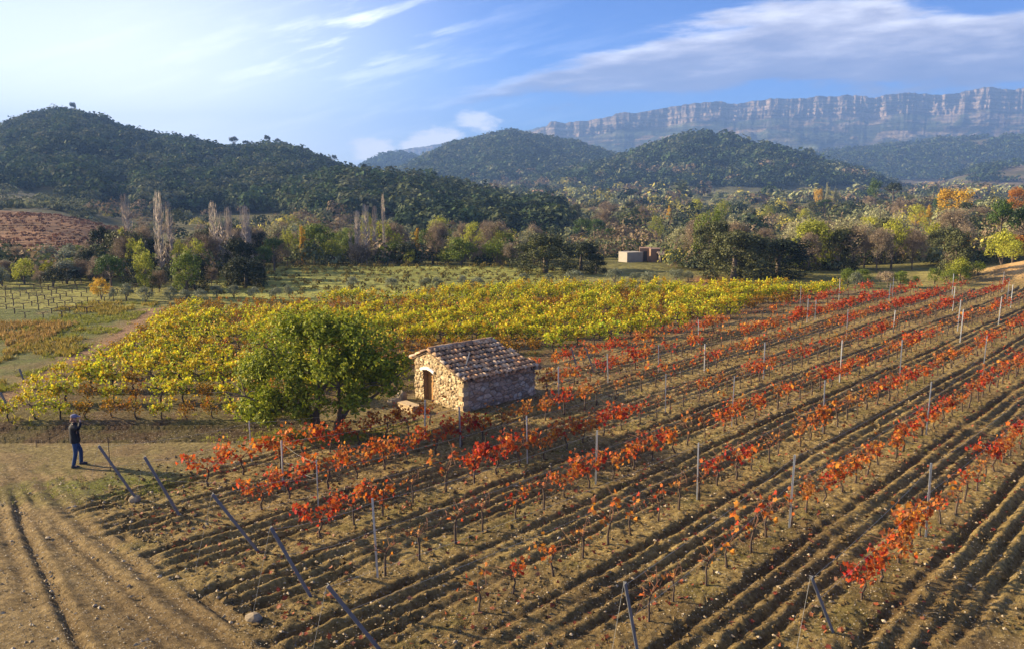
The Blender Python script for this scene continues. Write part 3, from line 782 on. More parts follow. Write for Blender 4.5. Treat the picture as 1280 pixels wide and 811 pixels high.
# ================================================================== BIG LEAFY TREE
def main_tree():
    rng = np.random.default_rng(21)
    x, y, z = at(402, 541); y += .2
    r = empty('walnut_tree', (x, y, z)); tag(r, 'large round green leafy tree with forked trunk left of the stone hut', 'tree')
    mb = MB()
    limbs = [([(-.25, 0, -.1), (-.35, .05, .55), (-.75, .0, 1.3), (-1.3, -.2, 2.2), (-1.7, -.3, 3.2)], .17),
             ([(-.2, .05, -.1), (-.25, .1, .6), (-.15, .3, 1.5), (-.1, .3, 2.6), (0, .2, 3.9)], .15),
             ([(.45, .0, -.1), (.62, .0, .35), (1.0, .05, .95), (1.5, .1, 1.7), (1.9, .2, 2.9)], .15),
             ([(.62, .0, .35), (.75, -.25, 1.0), (.8, -.6, 1.9), (.7, -.9, 3.0)], .11),
             ([(-.35, .05, .5), (-.9, -.4, .9), (-1.9, -.7, 1.3), (-2.6, -.8, 1.6)], .09),
             ([(1.0, .05, .95), (1.8, -.2, 1.3), (2.6, -.3, 1.9)], .08),
             ([(-.15, .3, 1.5), (.5, 1.0, 2.2), (1.1, 1.4, 3.0)], .08), ([(-.75, 0, 1.3), (-1.2, 1., 2.0), (-1.5, 1.6, 2.7)], .08)]
    for p, rad in limbs: tube(mb, p, np.linspace(rad, .03, len(p)), 8)
    for i in range(70):
        p, rad = limbs[rng.integers(len(limbs))]; p = np.array(p); a = p[rng.integers(1, len(p))]; d = sph(rng, 1)[0]; d[2] = abs(d[2]) * .7
        L = rng.uniform(.7, 1.5); tube(mb, [a, a + d * L * .5 + [0, 0, .1], a + d * L], [.028, .018, .008], 4, cap=False)
    child(mb.build('trunk', M['bark']), r)
    mb = MB()
    lob = [((-.1, 0, 3.05), (2.2, 2.1, 1.65), 30, 4100), ((-1.75, -.1, 2.2), (1.45, 1.5, 1.5), 20, 2900), ((1.7, 0, 2.5), (1.5, 1.6, 1.45), 20, 3000),
           ((-2.3, -.2, 1.15), (1.0, 1.1, .95), 11, 1300), ((2.3, 0, 1.75), (1.0, 1.2, .85), 9, 1100), ((-2.6, -.4, .75), (.75, .9, .6), 7, 700), ((-1.3, -1.2, 1.05), (1.0, .7, .55), 8, 800), ((1.2, -1.1, 1.35), (.9, .6, .5), 6, 550), ((2.75, .1, 2.5), (.6, .8, .6), 5, 420), ((-2.9, 0, 2.4), (.5, .8, .6), 5, 380), ((.1, -1., 2.1), (1.7, .9, 1.2), 12, 1500), ((-.6, 0, 4.3), (1.1, 1.2, .6), 7, 750), ((1.0, .1, 4.1), (1.0, 1.2, .6), 7, 700)]
    for c, rad, k, n in lob:
        P, Rr = crown_clumps(rng, c, rad, k, .47, .75); leaf_cloud(mb, rng, P, Rr, int(n * .92), .14, OVAL, 0, .35, .8)
    for i in range(300):                                        # shoots that break the outline
        d = sph(rng, 1)[0]; d[2] = abs(d[2]) * .9; a = np.array([0, 0, 2.5]) + d * np.array([2.75, 2.2, 2.1]); t = rng.uniform(0, .75, (9, 1))
        P = a + (d * .8 + [0, 0, .5]) * t + rng.normal(size=(9, 3)) * .05; leaves(mb, P, sph(rng, 9) + d, .13, rng, OVAL)
    mb.v = [v * np.array([.94, 1, .94]) + np.array([.12, 0, .02]) for v in mb.v]
    child(mb.build('crown', M['walnut']), r)
main_tree()

# ================================================================== VINES
def red_variant(n_leaf, seed, spread=.55):
    rng = np.random.default_rng(seed); tr = MB(); cn = MB(); lf = MB()
    top = rng.uniform(.5, .66); w = rng.normal(size=(4, 2)) * .035; w[0] = 0
    tube(tr, [(w[i][0], w[i][1], top * i / 3 - (.04 if i == 0 else 0)) for i in range(4)], [.034, .028, .026, .022], 6)
    tube(tr, [(.0, .05, -.05), (.0, .055, top + .25)], .006, 4)           # thin training stake
    ends = []
    for k in range(rng.integers(5, 9)):
        sx = rng.choice([-1, 1]); L = rng.uniform(.3, .62); hz = rng.uniform(.25, .75)
        p = [(w[3][0], w[3][1], top), (sx * L * .4, rng.normal() * .10, top + .14), (sx * L * .8, rng.normal() * .20, top + .08 + hz * .45), (sx * L * 1.1, rng.normal() * .32, top + hz * rng.uniform(.4, 1.05))]
        tube(cn, p, [.010, .008, .006, .004], 4, cap=False)
        ends.append(np.array(p))
    if rng.random() < .5:
        s = rng.choice([-1, 1]); p = [(0, 0, top), (s * .5, .2 * s, top + .3), (s * .95, .3 * s, top + .1)]; tube(cn, p, [.008, .006, .003], 4, cap=False)
    if n_leaf:
        nc = max(2, int(n_leaf / 8)); cc = []
        for i in range(nc):
            e = ends[rng.integers(len(ends))]; t = rng.uniform(.25, 3.); j = int(min(t, 2.99)); cc.append(e[j] * (1 - (t - j)) + e[min(j + 1, 3)] * (t - j))
        cc = np.array(cc); i = rng.integers(0, nc, n_leaf)
        P = cc[i] + rng.normal(size=(n_leaf, 3)) * np.array([.12, .10, .13]) - [0, 0, .05]
        N = sph(rng, n_leaf) + np.array([-.3, -.5, .25]); leaves(lf, P, N, .112 * rng.uniform(.6, 1.4, n_leaf), rng, VLEAF, droop=True)
    return tr, cn, lf

RED_N = [8, 16, 24, 32, 42, 52, 62, 74, 86, 98, 112, 130]
REDV = [red_variant(n, 300 + i) for i, n in enumerate(RED_N)]
RED_ME = [(a.mesh('trunk', M['vinewood']), b.mesh('canes', M['cane']), c.mesh('foliage', M['red']) if c.v else None) for a, b, c in REDV]

YT = {'yellow': (1, 1, 1), 'lime': (.85, 1.02, 1.1), 'rust': (.62, .36, .55)}
def yellow_variant(seed, tint, n=200):
    rng = np.random.default_rng(seed); tr = MB(); lf = MB()
    top = .62; w = rng.normal(size=(4, 2)) * .05; w[0] = 0
    tube(tr, [(w[i][0], w[i][1], top * i / 3 - (.05 if i == 0 else 0)) for i in range(4)], [.055, .042, .04, .045], 6)
    for s in (-1, 1):
        p = [(w[3][0], w[3][1], top)] + [(s * q * .55, rng.normal() * .04, top + .06 + rng.normal() * .03) for q in (.4, .7, 1.)]; tube(tr, p, [.036, .03, .025, .02], 5)
    nc = 18; cc = np.stack([rng.uniform(-.6, .6, nc), rng.normal(size=nc) * .22, np.where(rng.random(nc) < .22, .30, .55) + rng.random(nc) ** 1.3 * .68], 1)
    for c in cc[:12]: tube(tr, [(c[0] * .8, 0, top + .05), (c[0] * .9, c[1] * .6, (top + c[2]) / 2), c], [.009, .007, .004], 4, cap=False)
    i = rng.integers(0, nc, n); P = cc[i] + rng.normal(size=(n, 3)) * np.array([.12, .12, .12])
    N = sph(rng, n) + np.array([-.3, -.5, .5])
    ct = np.array([(1, 1, 1), (.72, .84, .9), (.80, .58, .7), (1.05, 1.05, 1)])[rng.integers(0, 4, nc)]; col = np.array(tint) * ct[i] * rng.uniform(.75, 1.15, (n, 1))
    leaves(lf, P, N, .112 * rng.uniform(.65, 1.35, n), rng, VLEAF, 0, col, droop=True)
    return tr, lf
YV = {k: [yellow_variant(500 + 10 * j + i, t, 210 + 45 * i - (70 if k == 'rust' else 0)) for i in range(4)] for j, (k, t) in enumerate(YT.items())}
Y_ME = {k: [(a.mesh('trunk', M['vinewood']), b.mesh('foliage', M['yellow'], True)) for a, b in v] for k, v in YV.items()}

def inst(name, me, parent):
    o = bpy.data.objects.new(name, me); C.objects.link(o); o.parent = parent; return o

def merge_into(mbs, src, M4s):
    """append src (an MB) once per 4x4 matrix to mbs"""
    v = np.concatenate(src.v); c = np.concatenate(src.cols)
    for Mx in M4s:
        base = mbs.n
        mbs.v.append(v @ Mx[:3, :3].T + Mx[:3, 3]); mbs.cols.append(c)
        for f, m, sm in src.g: mbs.g.append((f + base, m, sm))
        mbs.n += len(v)

def mat4(x, y, z, rz, s):
    c, q = math.cos(rz), math.sin(rz); Mx = np.eye(4); s = np.broadcast_to(s, (3,))
    Mx[:3, :3] = np.array([[c, -q, 0], [q, c, 0], [0, 0, 1]]) * s[None, :]; Mx[:3, 3] = (x, y, z); return Mx

def ordn(k):
    return '%d%s' % (k, 'th' if 10 <= k % 100 <= 20 else {1: 'st', 2: 'nd', 3: 'rd'}.get(k % 10, 'th'))

def in_frame(x, y, z, m=25):
    if y < 6: return False
    px, py = project(x, y, z); return -m < px < 1280 + m and -m < py < 811 + m

def soil_z(x, y): return float(height(x, y)) + .03

# leafy places picked out in the photograph: (px, py, strength)
HOT = [(235, 600, 1.), (200, 590, .8), (375, 665, 1.), (350, 700, .8), (410, 640, 1.1), (450, 610, 1.), (520, 600, .9), (265, 650, .9), (1100, 640, 1.2), (1060, 690, .9), (1225, 545, 1.2), (700, 640, 1.), (790, 600, .7), (770, 610, .6), (745, 630, .9), (650, 560, 1.3), (700, 535, 1.3), (500, 575, 1.), (470, 580, .9), (430, 570, .8), (290, 640, 1.2), (330, 625, 1.2), (400, 680, .9),
       (550, 575, .8), (620, 600, .6), (745, 470, 1.1), (690, 480, 1.), (830, 590, .9), (975, 610, .8), (1010, 590, .6), (1140, 480, 1.2), (960, 480, .7), (1040, 560, .5), (870, 575, .8), (775, 550, .9), (245, 560, .8), (300, 575, .7), (980, 450, .6), (800, 470, .8), (820, 440, .8)]
COLD = [(560, 700, 1.), (480, 740, 1.2), (600, 760, 1.), (850, 700, 1.1), (900, 660, .8), (560, 640, .5), (1180, 620, .4), (640, 690, .6), (940, 560, .3)]
HOTW = [(at(a, b)[:2], w) for a, b, w in HOT]; COLDW = [(at(a, b)[:2], w) for a, b, w in COLD]
RED_ROW = ['row of the rightmost leaning post'] + ['row of the %s leaning post from right' % w for w in ('2nd', '3rd', '4th', '5th', '6th')] + ['row of the leftmost leaning post', 'last red row before the yellow vines']
def red_field():
    rng = np.random.default_rng(77); cand = []
    for k, n in enumerate(RN):
        s = float(end_s(n)) + .9; i = 0
        while True:
            i += 1; s += 1.13
            nn_ = n + rng.normal() * .06; x, y = xy(nn_, s + rng.normal() * .08)
            if y > 72 or s > 110: break
            if n < -22 and 15.5 < s < 20.5 and n < -24.5: continue       # big tree
            hx, hy = (x - HUT_A[0]) * HL[0] + (y - HUT_A[1]) * HL[1], (x - HUT_A[0]) * HW[0] + (y - HUT_A[1]) * HW[1]
            if -1.8 < hx < 4.6 and -.55 < hy < 4.5: continue
            if n < -25 and s < 28: continue
            z = soil_z(x, y)
            if not in_frame(x, y, z + .7, 15): continue
            lush = .22 + .34 * math.exp(-((x + 4) / 6) ** 2 - ((y - 26.5) / 4.5) ** 2) + 2.3 * (float(fbm(np.array(x / 3.2), np.array(y / 3.2), 400, 3)) - .42) + .003 * max(y - 34, 0)
            for (hx_, hy_), w in HOTW: lush += .42 * w * math.exp(-((x - hx_) ** 2 + (y - hy_) ** 2) / 1.6 ** 2)
            for (hx_, hy_), w in COLDW: lush -= .34 * w * math.exp(-((x - hx_) ** 2 + (y - hy_) ** 2) / 2.6 ** 2)
            lush += rng.normal() * .22 - .10 * min(max((x - 8) / 8, 0), 1)
            v = int(np.clip(lush * 11, 0, 11)); cand.append((y, k, i, x, y, z, v, rng.uniform(.85, 1.15), rng.uniform(-.12, .12)))
    cand.sort(); ind = cand[:300]; rest = cand[300:]
    words = ['bare', 'bare', 'nearly bare', 'sparse', 'sparse', 'thin', 'leafy', 'leafy', 'bushy', 'bushy', 'dense', 'dense']
    for _, k, i, x, y, z, v, s, dr in ind:
        r = empty('red_grapevine', (x, y, z), math.pi / 2 - RA + dr + (math.pi if i % 2 else 0), s)
        tag(r, '%s red vine, %s in the %s' % (words[v], ordn(i), RED_ROW[k]), 'grapevine', 'red vines standing in rows')
        a, b, c = RED_ME[v]; inst('trunk', a, r); inst('canes', b, r)
        if c: inst('foliage', c, r)
    if rest:
        mb = MB()
        for _, k, i, x, y, z, v, s, dr in rest:
            Mx = [mat4(x, y, z, math.pi / 2 - RA + dr, s)]
            for j, src in enumerate(REDV[v]):
                if src.v:
                    src.g = [(f, j, sm) for f, _, sm in src.g]; merge_into(mb, src, Mx)
        tag(mb.build('red_vines', [M['vinewood'], M['cane'], M['red']]), 'far red vines at the upper right end of the rows', 'vines', kind='stuff')
    print('red', len(cand))
red_field()

def yellow_field():
    rng = np.random.default_rng(78); cand = []
    for k in range(17):
        y0 = 31.0 + 2.5 * k; x = float(path_x(y0 - .5)) + 1.2; i = 0
        while True:
            x += 1.0; i += 1; y = y0 + .05 * (x + 20) + rng.normal() * .08
            n, s = ns(x, y)
            if n > -27.9 - (1. if y < 45 else 0): break
            if x > 48: break
            if y > float(fedge(np.array(x))): continue
            hx, hy = (x - HUT_A[0]) * HL[0] + (y - HUT_A[1]) * HL[1], (x - HUT_A[0]) * HW[0] + (y - HUT_A[1]) * HW[1]
            if -1.5 < hx < 5. and -1 < hy < 4.6: continue
            z = soil_z(x, y)
            if not in_frame(x, y, z + 1, 15): continue
            q = float(fbm(np.array(x / 9), np.array(y / 5), 410, 3)) + rng.normal() * .05
            q2 = float(fbm(np.array(x / 14), np.array(y / 9), 415, 2))
            q -= .16 * math.exp(-((x + 19) / 7) ** 2 - ((y - 58) / 9) ** 2) + .10 * math.exp(-((x - 8) / 8) ** 2 - ((y - 60) / 8) ** 2) - .0
            kind = 'rust' if q < .385 else ('lime' if q2 > .55 and y < 48 else 'yellow')
            if (i <= 1 and rng.random() < .4) or (k < 2 and rng.random() < (.6, .3)[k]): kind = 'rust'
            sc = rng.uniform(.88, 1.12) * (.8 if kind == 'rust' else 1.) * (1 - .22 * math.exp(-max(y - 31, 0) / 2.) )
            cand.append((y0, k, i, x, y, z, kind, int(rng.integers(4)), sc, rng.uniform(-.1, .1)))
    cand.sort(); ind = cand[:300]; rest = cand[300:]
    word = {'rust': 'rust-brown', 'lime': 'lime-yellow', 'yellow': 'golden yellow'}
    for _, k, i, x, y, z, kind, v, s, dr in ind:
        r = empty('yellow_grapevine', (x, y, z), dr + (math.pi if i % 2 else 0) * 0, s)
        tag(r, '%s vine, %s from the left in the %s yellow row' % (word[kind], ordn(i), 'nearest' if k == 0 else ordn(k + 1) + ' nearest'), 'grapevine', 'yellow vines standing in rows')
        a, b = Y_ME[kind][v]; inst('trunk', a, r); inst('foliage', b, r)
    mb = MB()
    for _, k, i, x, y, z, kind, v, s, dr in rest:
        for j, src in enumerate(YV[kind][v]):
            src.g = [(f, j, sm) for f, _, sm in src.g]; merge_into(mb, src, [mat4(x, y, z, dr, s)])
    if rest: tag(mb.build('yellow_vines', [M['vinewood'], M['yellow']], usecol=True), 'far rows of yellow and rust vines', 'vines', kind='stuff')
    print('yellow', len(cand))
yellow_field()

# ================================================================== POSTS AND WIRES
def steel_post_mesh(h):
    mb = MB(); prof = [(-.024, -.016), (.024, -.016), (.024, .016), (.014, .016), (.014, -.008), (-.014, -.008), (-.014, .016), (-.024, .016)]
    v = np.array([(a, b, z) for z in (-.05, h) for a, b in prof]); k = 8; j = np.arange(k)
    mb.add(v, np.stack([j, (j + 1) % k, k + (j + 1) % k, k + j], 1)); mb.add(v[k:], [list(range(k))])
    for z in np.arange(.3, h, .3): box(mb, (.028, 0, z), (.006, .01, .008))
    return mb.mesh('steel_post', M['steel'])
PM = steel_post_mesh(1.0)
posts = [(873, 430, 408), (823, 466, 431), (836, 518, 467), (886, 466, 431), (922, 535, 470), (960, 475, 428), (1020, 540, 470), (1038, 476, 425), (1058, 421, 387), (1028, 405, 373), (1016, 400, 378),
         (1124, 477, 418), (1121, 416, 393), (1110, 384, 355), (1138, 540, 466), (1178, 412, 375), (1200, 427, 387), (1228, 470, 412), (1248, 405, 371), (1259, 377, 352), (1270, 537, 457), (1157, 672, 565), (990, 660, 562),
         (747, 607, 538), (850, 618, 553), (760, 480, 461), (531, 550, 500), (587, 563, 508), (655, 578, 520), (698, 505, 458), (472, 722, 623), (315, 578, 533), (354, 606, 553), (398, 635, 596)]
def near_row(n): return int(np.argmin([abs(n - r) for r in RN]))
PL = []
for px, py, ty in posts:
    x, y, z = at(px, py); n, s = ns(x, y); k = near_row(n)
    if abs(n - RN[k]) < .75 or y > 50: n = RN[k] if abs(n - RN[k]) < 1.2 else n
    x2, y2 = xy(n, s); h = CAMH + y2 * tane(ty) - z; PL.append((y2, x2, y2, k, float(np.clip(h, 1.45, 2.05)), px, py))
have = [(p[1], p[2]) for p in PL]
rng = np.random.default_rng(5)
for k, n in enumerate(RN):                                   # far posts that continue the rows
    for s in np.arange(56 + 3 * (k % 3), 100, 7.6):
        x, y = xy(n, s + rng.normal() * .3)
        if y > 71.5 or not in_frame(x, y, 1): continue
        if min(math.hypot(x - a, y - b) for a, b in have) < 4: continue
        PL.append((y, x, y, k, 1.85, 0, 0)); have.append((x, y))
byrow = {}
for p in sorted(PL):
    byrow.setdefault(p[3], []).append(p)
for k, L in byrow.items():
    for i, (_, x, y, _, h, px, py) in enumerate(L):
        o = bpy.data.objects.new('steel_post', PM); C.objects.link(o); o.location = (x, y, soil_z(x, y)); o.scale = (1, 1, h)
        o.rotation_euler = (rng.normal() * .018, rng.normal() * .018 + (.03 if px in (747, 850) else 0) * -1, rng.uniform(0, 3))
        tag(o, 'steel post, %s in the %s' % (ordn(i + 1), RED_ROW[k]), 'post', 'upright steel posts in the red vineyard')
# leaning end posts
LEAN = [(172, 625, 126, 559), (225, 645, 183, 576), (322, 688, 262, 611), (388, 745, 333, 653), (474, 811, 393, 714), (800, 840, 749, 699), (1040, 790, 994, 710)]
LL = ['leftmost leaning end post, stone at its foot', 'second leaning end post from the left', 'third leaning end post from the left, red leaves around it', 'fourth leaning end post from the left',
      'fifth leaning end post from the left, at the bottom edge', 'thick leaning end post at the bottom centre of the picture', 'leaning end post farthest right, top tilted left']
END = {}
for (bx, by, tx, ty), lb in zip(LEAN, LL):
    x, y, z = at(bx, by); n, s = ns(x, y); k = near_row(n)
    best = None
    for d in np.linspace(.3, 1.8, 31):                        # the lean that puts the top where the photograph has it
        tp = np.array([x - DS[0] * d, y - DS[1] * d]); zt = z + math.sqrt(max(2.15 ** 2 - d * d, .1)); q = project(tp[0], tp[1], zt); e = (q[0] - tx) ** 2 + (q[1] - ty) ** 2
        if best is None or e < best[0]: best = (e, d, zt, tp)
    d = Vector((best[3][0] - x, best[3][1] - y, best[2] - z)); L_ = d.length
    mb = MB(); t = .038
    prof = [(-t, -t), (t, -t), (t, t), (t - .012, t), (t - .012, -t + .012), (-t, -t + .012)]; v = np.array([(a, b, q) for q in (-.15, L_) for a, b in prof]); j = np.arange(6)
    mb.add(v, np.stack([j, (j + 1) % 6, 6 + (j + 1) % 6, 6 + j], 1)); mb.add(v[6:], [list(range(6))])
    o = mb.build('leaning_post', M['wood_post']); o.location = (x, y, z); o.rotation_euler = d.to_track_quat('Z', 'X').to_euler()
    tag(o, lb, 'post', 'leaning end posts of the red rows'); END[k] = (x, y, z, Vector((x, y, z)) + d)
WL = []
for k, n in enumerate(RN):
    if k not in END: continue
    L = sorted(byrow.get(k, [])); top = END[k][3]; mb = MB()
    for frac in (.97, .62):
        pts = [tuple(Vector(END[k][:3]).lerp(top, frac))]
        for _, x, y, _, h, _, _ in L: pts.append((x, y, soil_z(x, y) + h * frac - .03))
        q = []
        for a, b in zip(pts[:-1], pts[1:]):
            a, b = np.array(a), np.array(b)
            for t in (0, .25, .5, .75): c = a * (1 - t) + b * t; c[2] -= .10 * 4 * t * (1 - t); q.append(c)
        q.append(np.array(pts[-1])); tube(mb, q, .0032, 3, cap=False)
    g0 = np.array(top) + 0; g1 = np.array([g0[0] - DS[0] * .55, g0[1] - DS[1] * .55, END[k][2] - .02]); tube(mb, [g0, g1], .004, 3, cap=False)
    o = mb.build('trellis_wire', M['wire']); tag(o, 'thin trellis wires strung along the ' + RED_ROW[k], 'wire', 'trellis wires of the red rows')
# posts of the yellow rows
for bx, by, tx, ty, lb in ((743, 466, 732, 434, 'leaning steel post between yellow and red vines, left of a pair'), (722, 462, 714, 434, 'second leaning steel post left of the yellow vine ends near the hut'), (30, 475, 24, 460, 'short leaning post at the left end of the yellow vines'), (10, 508, 0, 489, 'dark leaning post beside the red path at the left picture edge')):
    x, y, z = at(bx, by); zt = CAMH + y * tane(ty); xt = y * upx(tx, ty) * 1.0
    q = project(x, y, zt); xt = x + (tx - q[0]) / F * y; d = Vector((xt - x, 0, zt - z)); mb = MB()
    box(mb, (0, 0, d.length / 2), (.035, .03, d.length / 2)); o = mb.build('wooden_post', M['wood_post']); o.location = (x, y, z); o.rotation_euler = d.to_track_quat('Z', 'X').to_euler(); tag(o, lb, 'post')
for px, by, ty, lb in ((138, 590, 547, 'thin dark stake standing right of the photographer'), (46, 558, 548, 'short thin stake left of the photographer')):
    x, y, z = at(px, by); h = CAMH + y * tane(ty) - z; mb = MB(); tube(mb, [(0, 0, -.05), (.01, 0, h * .5), (.02, 0, h)], .012, 5)
    o = mb.build('garden_stake', M['vinewood']); o.location = (x, y, z); tag(o, lb, 'stake')

# ================================================================== SMALL STUFF ON THE GROUND
def scatter_ground():
    rng = np.random.default_rng(9)
    # pebbles
    mb = MB(); n = 9000; N = rng.uniform(-27, -3.2, n); S = 2 + rng.random(n) ** 1.6 * 38; X, Y = xy(N, S)
    Z = height(X, Y) + .035; r = .010 + rng.random(n) ** 6 * .045
    oct_ = np.array([(1, 0, 0), (-1, 0, 0), (0, 1, 0), (0, -1, 0), (0, 0, 1), (0, 0, -1)], float); f = np.array([[0, 2, 4], [2, 1, 4], [1, 3, 4], [3, 0, 4], [2, 0, 5], [1, 2, 5], [3, 1, 5], [0, 3, 5]])
    th = rng.uniform(0, 6.28, n); ct, st = np.cos(th), np.sin(th)
    V = oct_[None] * rng.uniform(.7, 1.4, (n, 6, 1)) * (r[:, None, None] * np.array([1.3, 1, .7]))
    V = np.stack([V[..., 0] * ct[:, None] - V[..., 1] * st[:, None], V[..., 0] * st[:, None] + V[..., 1] * ct[:, None], V[..., 2]], -1) + np.stack([X, Y, Z], 1)[:, None]
    F_ = (f[None] + (np.arange(n) * 6)[:, None, None]).reshape(-1, 3)
    m, g = new_mat('pebble'); geo = g.n('ShaderNodeNewGeometry')
    finish(g, pbsdf(g, g.ramp(geo.outputs['Random Per Island'], [(0, (.20, .15, .09)), (.5, (.32, .25, .16)), (.85, (.34, .27, .18)), (1, (.40, .34, .25))]), .9, .2))
    mb.add(V.reshape(-1, 3), F_); tag(mb.build('pebbles', m), 'pebbles strewn over soil and track', 'pebbles', kind='stuff')
    # fine gravel: the light grains that catch the sun
    n = 34000; N = rng.uniform(-30, -2.5, n); S = 1.5 + rng.random(n) ** 1.3 * 30; X, Y = xy(N, S); k = (X > -22) & (Y > 12) & (fbm(X / 1.4, Y / 1.4, 57, 3) > .38); N, S, X, Y = N[k], S[k], X[k], Y[k]; n = len(X)
    inf = (S > end_s(N) - 1.5); Z = height(X, Y) + .045 + furrow(N, S) * inf; r = .009 + rng.random(n) ** 3 * .016
    V = oct_[None] * rng.uniform(.6, 1.4, (n, 6, 1)) * (r[:, None, None] * np.array([1.2, 1, .7])) + np.stack([X, Y, Z], 1)[:, None]
    m, g = new_mat('gravel'); geo = g.n('ShaderNodeNewGeometry'); finish(g, pbsdf(g, g.ramp(geo.outputs['Random Per Island'], [(0, (.24, .17, .09)), (.6, (.42, .33, .19)), (1, (.56, .47, .32))]), .9, .2))
    mb3 = MB(); mb3.add(V.reshape(-1, 3), (f[None] + (np.arange(n) * 6)[:, None, None]).reshape(-1, 3)); tag(mb3.build('gravel', m), 'fine light gravel over the soil', 'gravel', kind='stuff')
    # clods of earth on the furrow ridges
    mb2 = MB(); n = 15000; N = rng.uniform(-27, -1.5, n); S = 7.5 + rng.random(n) ** 1.4 * 44; ok = S > end_s(N) - 1.6; N, S = N[ok], S[ok]; n = len(N); X, Y = xy(N, S)
    Z = height(X, Y) + .03 + furrow(N, S) + .01; r = .022 + rng.random(n) ** 2.5 * .05
    V = oct_[None] * rng.uniform(.6, 1.5, (n, 6, 1)) * (r[:, None, None] * np.array([1.2, 1, .75])) + rng.normal(size=(n, 6, 3)) * r[:, None, None] * .25 + np.stack([X, Y, Z], 1)[:, None]
    mb2.add(V.reshape(-1, 3), (f[None] + (np.arange(n) * 6)[:, None, None]).reshape(-1, 3), 0, False, np.repeat(np.array([.215, .152, .068]) * rng.uniform(.6, 1.4, (n, 1)), 6, 0)); tag(mb2.build('soil_clods', M['near'], usecol=True), 'clods of ploughed earth', 'soil', kind='stuff')
    # fallen leaves
    mb = MB(); n = 4200; N = np.array(RN)[rng.integers(0, 7, n)] + rng.normal(size=n) * .75 + np.where(rng.random(n) < .35, 1.0, 0); S = 8 + rng.random(n) ** 1.3 * 60; X, Y = xy(N, S)
    keep = (S > end_s(N) - 2.5) & (fbm(X / 1.6, Y / 1.6, 55, 3) > .40); X, Y = X[keep], Y[keep]; n = len(X)
    leaves(mb, np.stack([X, Y, height(X, Y) + .06 + furrow(*ns(X, Y)) * .75], 1), rng.normal(size=(n, 3)) * .5 + [0, 0, 1], .11 * rng.uniform(.6, 1.3, n), rng, VLEAF)
    tag(mb.build('fallen_leaves', leaf_mat('dry_leaf', [(.12, .025, .015), (.22, .05, .02), (.26, .08, .03), (.19, .09, .05)], .2, 0.)), 'fallen red leaves under the vines', 'leaves', kind='stuff')
    # grass and weeds
    mb = MB(); BL = _tpl([(-.06, -.5, 0), (.06, -.5, 0), (.03, .1, .1), (0, .5, .3)])
    def tufts(X, Y, hgt, per=7, col=(1, 1, 1)):
        n = len(X); k = n * per; i = np.repeat(np.arange(n), per); hh = hgt * rng.uniform(.5, 1.3, k)
        P = np.stack([X[i], Y[i], height(X[i], Y[i]) + hh * .4], 1) + rng.normal(size=(k, 3)) * [.05, .05, 0]
        up = nrm(rng.normal(size=(k, 3)) * .35 + [0, 0, 1]); a = nrm(np.cross(up, rng.normal(size=(k, 3)))); nn_ = np.cross(a, up)
        v = P[:, None] + hh[:, None, None] * (BL[None, :, 0:1] * a[:, None] * 1.3 + BL[None, :, 1:2] * up[:, None] + BL[None, :, 2:3] * nn_[:, None])
        mb.add(v.reshape(-1, 3), np.arange(k * 4).reshape(k, 4), 0, False, np.repeat(np.array(col) * rng.uniform(.7, 1.3, (k, 1)), 4, 0))
    wx, wy, _ = at(140, 606); n = 260; tufts(wx + rng.normal(size=n) * 1.5, wy + rng.normal(size=n) * .7, .09)
    n = 9000; N = np.array(RN)[rng.integers(0, 8, n)] + rng.normal(size=n) * .35; S = 8 + rng.random(n) * 50; X, Y = xy(N, S); k = (fbm(X * .7, Y * .7, 65, 4) > .56) & (S > end_s(N)); tufts(X[k], Y[k], .06, 5, (.9, .85, .9))
    n = 7000; Y = 31 + rng.random(n) ** 1.2 * 34; X = path_x(Y) - .5 - rng.random(n) ** 1.3 * 7; k = (X > -38) & (fbm(X / 1.8, Y / 1.8, 73, 4) > .47); tufts(X[k], Y[k], .2, 6, (1., 1.0, .9)); k = (X > -38) & (fbm(X / 2.8, Y / 2.8, 74, 4) < .44); tufts(X[k], Y[k], .3, 5, (1.2, .9, 1.1))
    n = 2600; Y = 41 + rng.random(n) * 14; X = path_x(Y) - 4 - rng.random(n) * 9; k = fbm(X / 3, Y / 3, 72, 3) > .42; tufts(X[k], Y[k], .35, 6, (1.35, .85, 1.6))
    n = 3000; X = rng.uniform(-24, 5, n); yr = 31.0 + 2.5 * rng.integers(0, 6, n) + .05 * (X + 20) + rng.normal(size=n) * .3; N, S = ns(X, yr); k = (N < -28) & (fbm(X / 1.5, yr / 1.5, 70, 3) > .5); tufts(X[k], yr[k], .2, 6, (1.35, 1.2, .8))
    hx = rng.uniform(-6, 5, 900); X = HUT_A[0] + hx * HL[0] - HL[1] * 0 + rng.normal(size=900) * .6; Y = HUT_A[1] + hx * HL[1] * .6 - .9 + rng.normal(size=900) * .5; tufts(X, Y, .08, 5)
    tx, ty, _ = at(402, 541); n = 700; tufts(tx + rng.normal(size=n) * 1.6, ty - .5 + rng.normal(size=n) * .5, .12, 6, (1.2, 1.2, .8))
    tag(mb.build('grass', leaf_mat('grass_blade', [(.13, .15, .02), (.21, .22, .03), (.32, .30, .06)], .35, 0., True), usecol=True), 'grass and weeds on verges and vine bands', 'grass', kind='stuff')
scatter_ground()

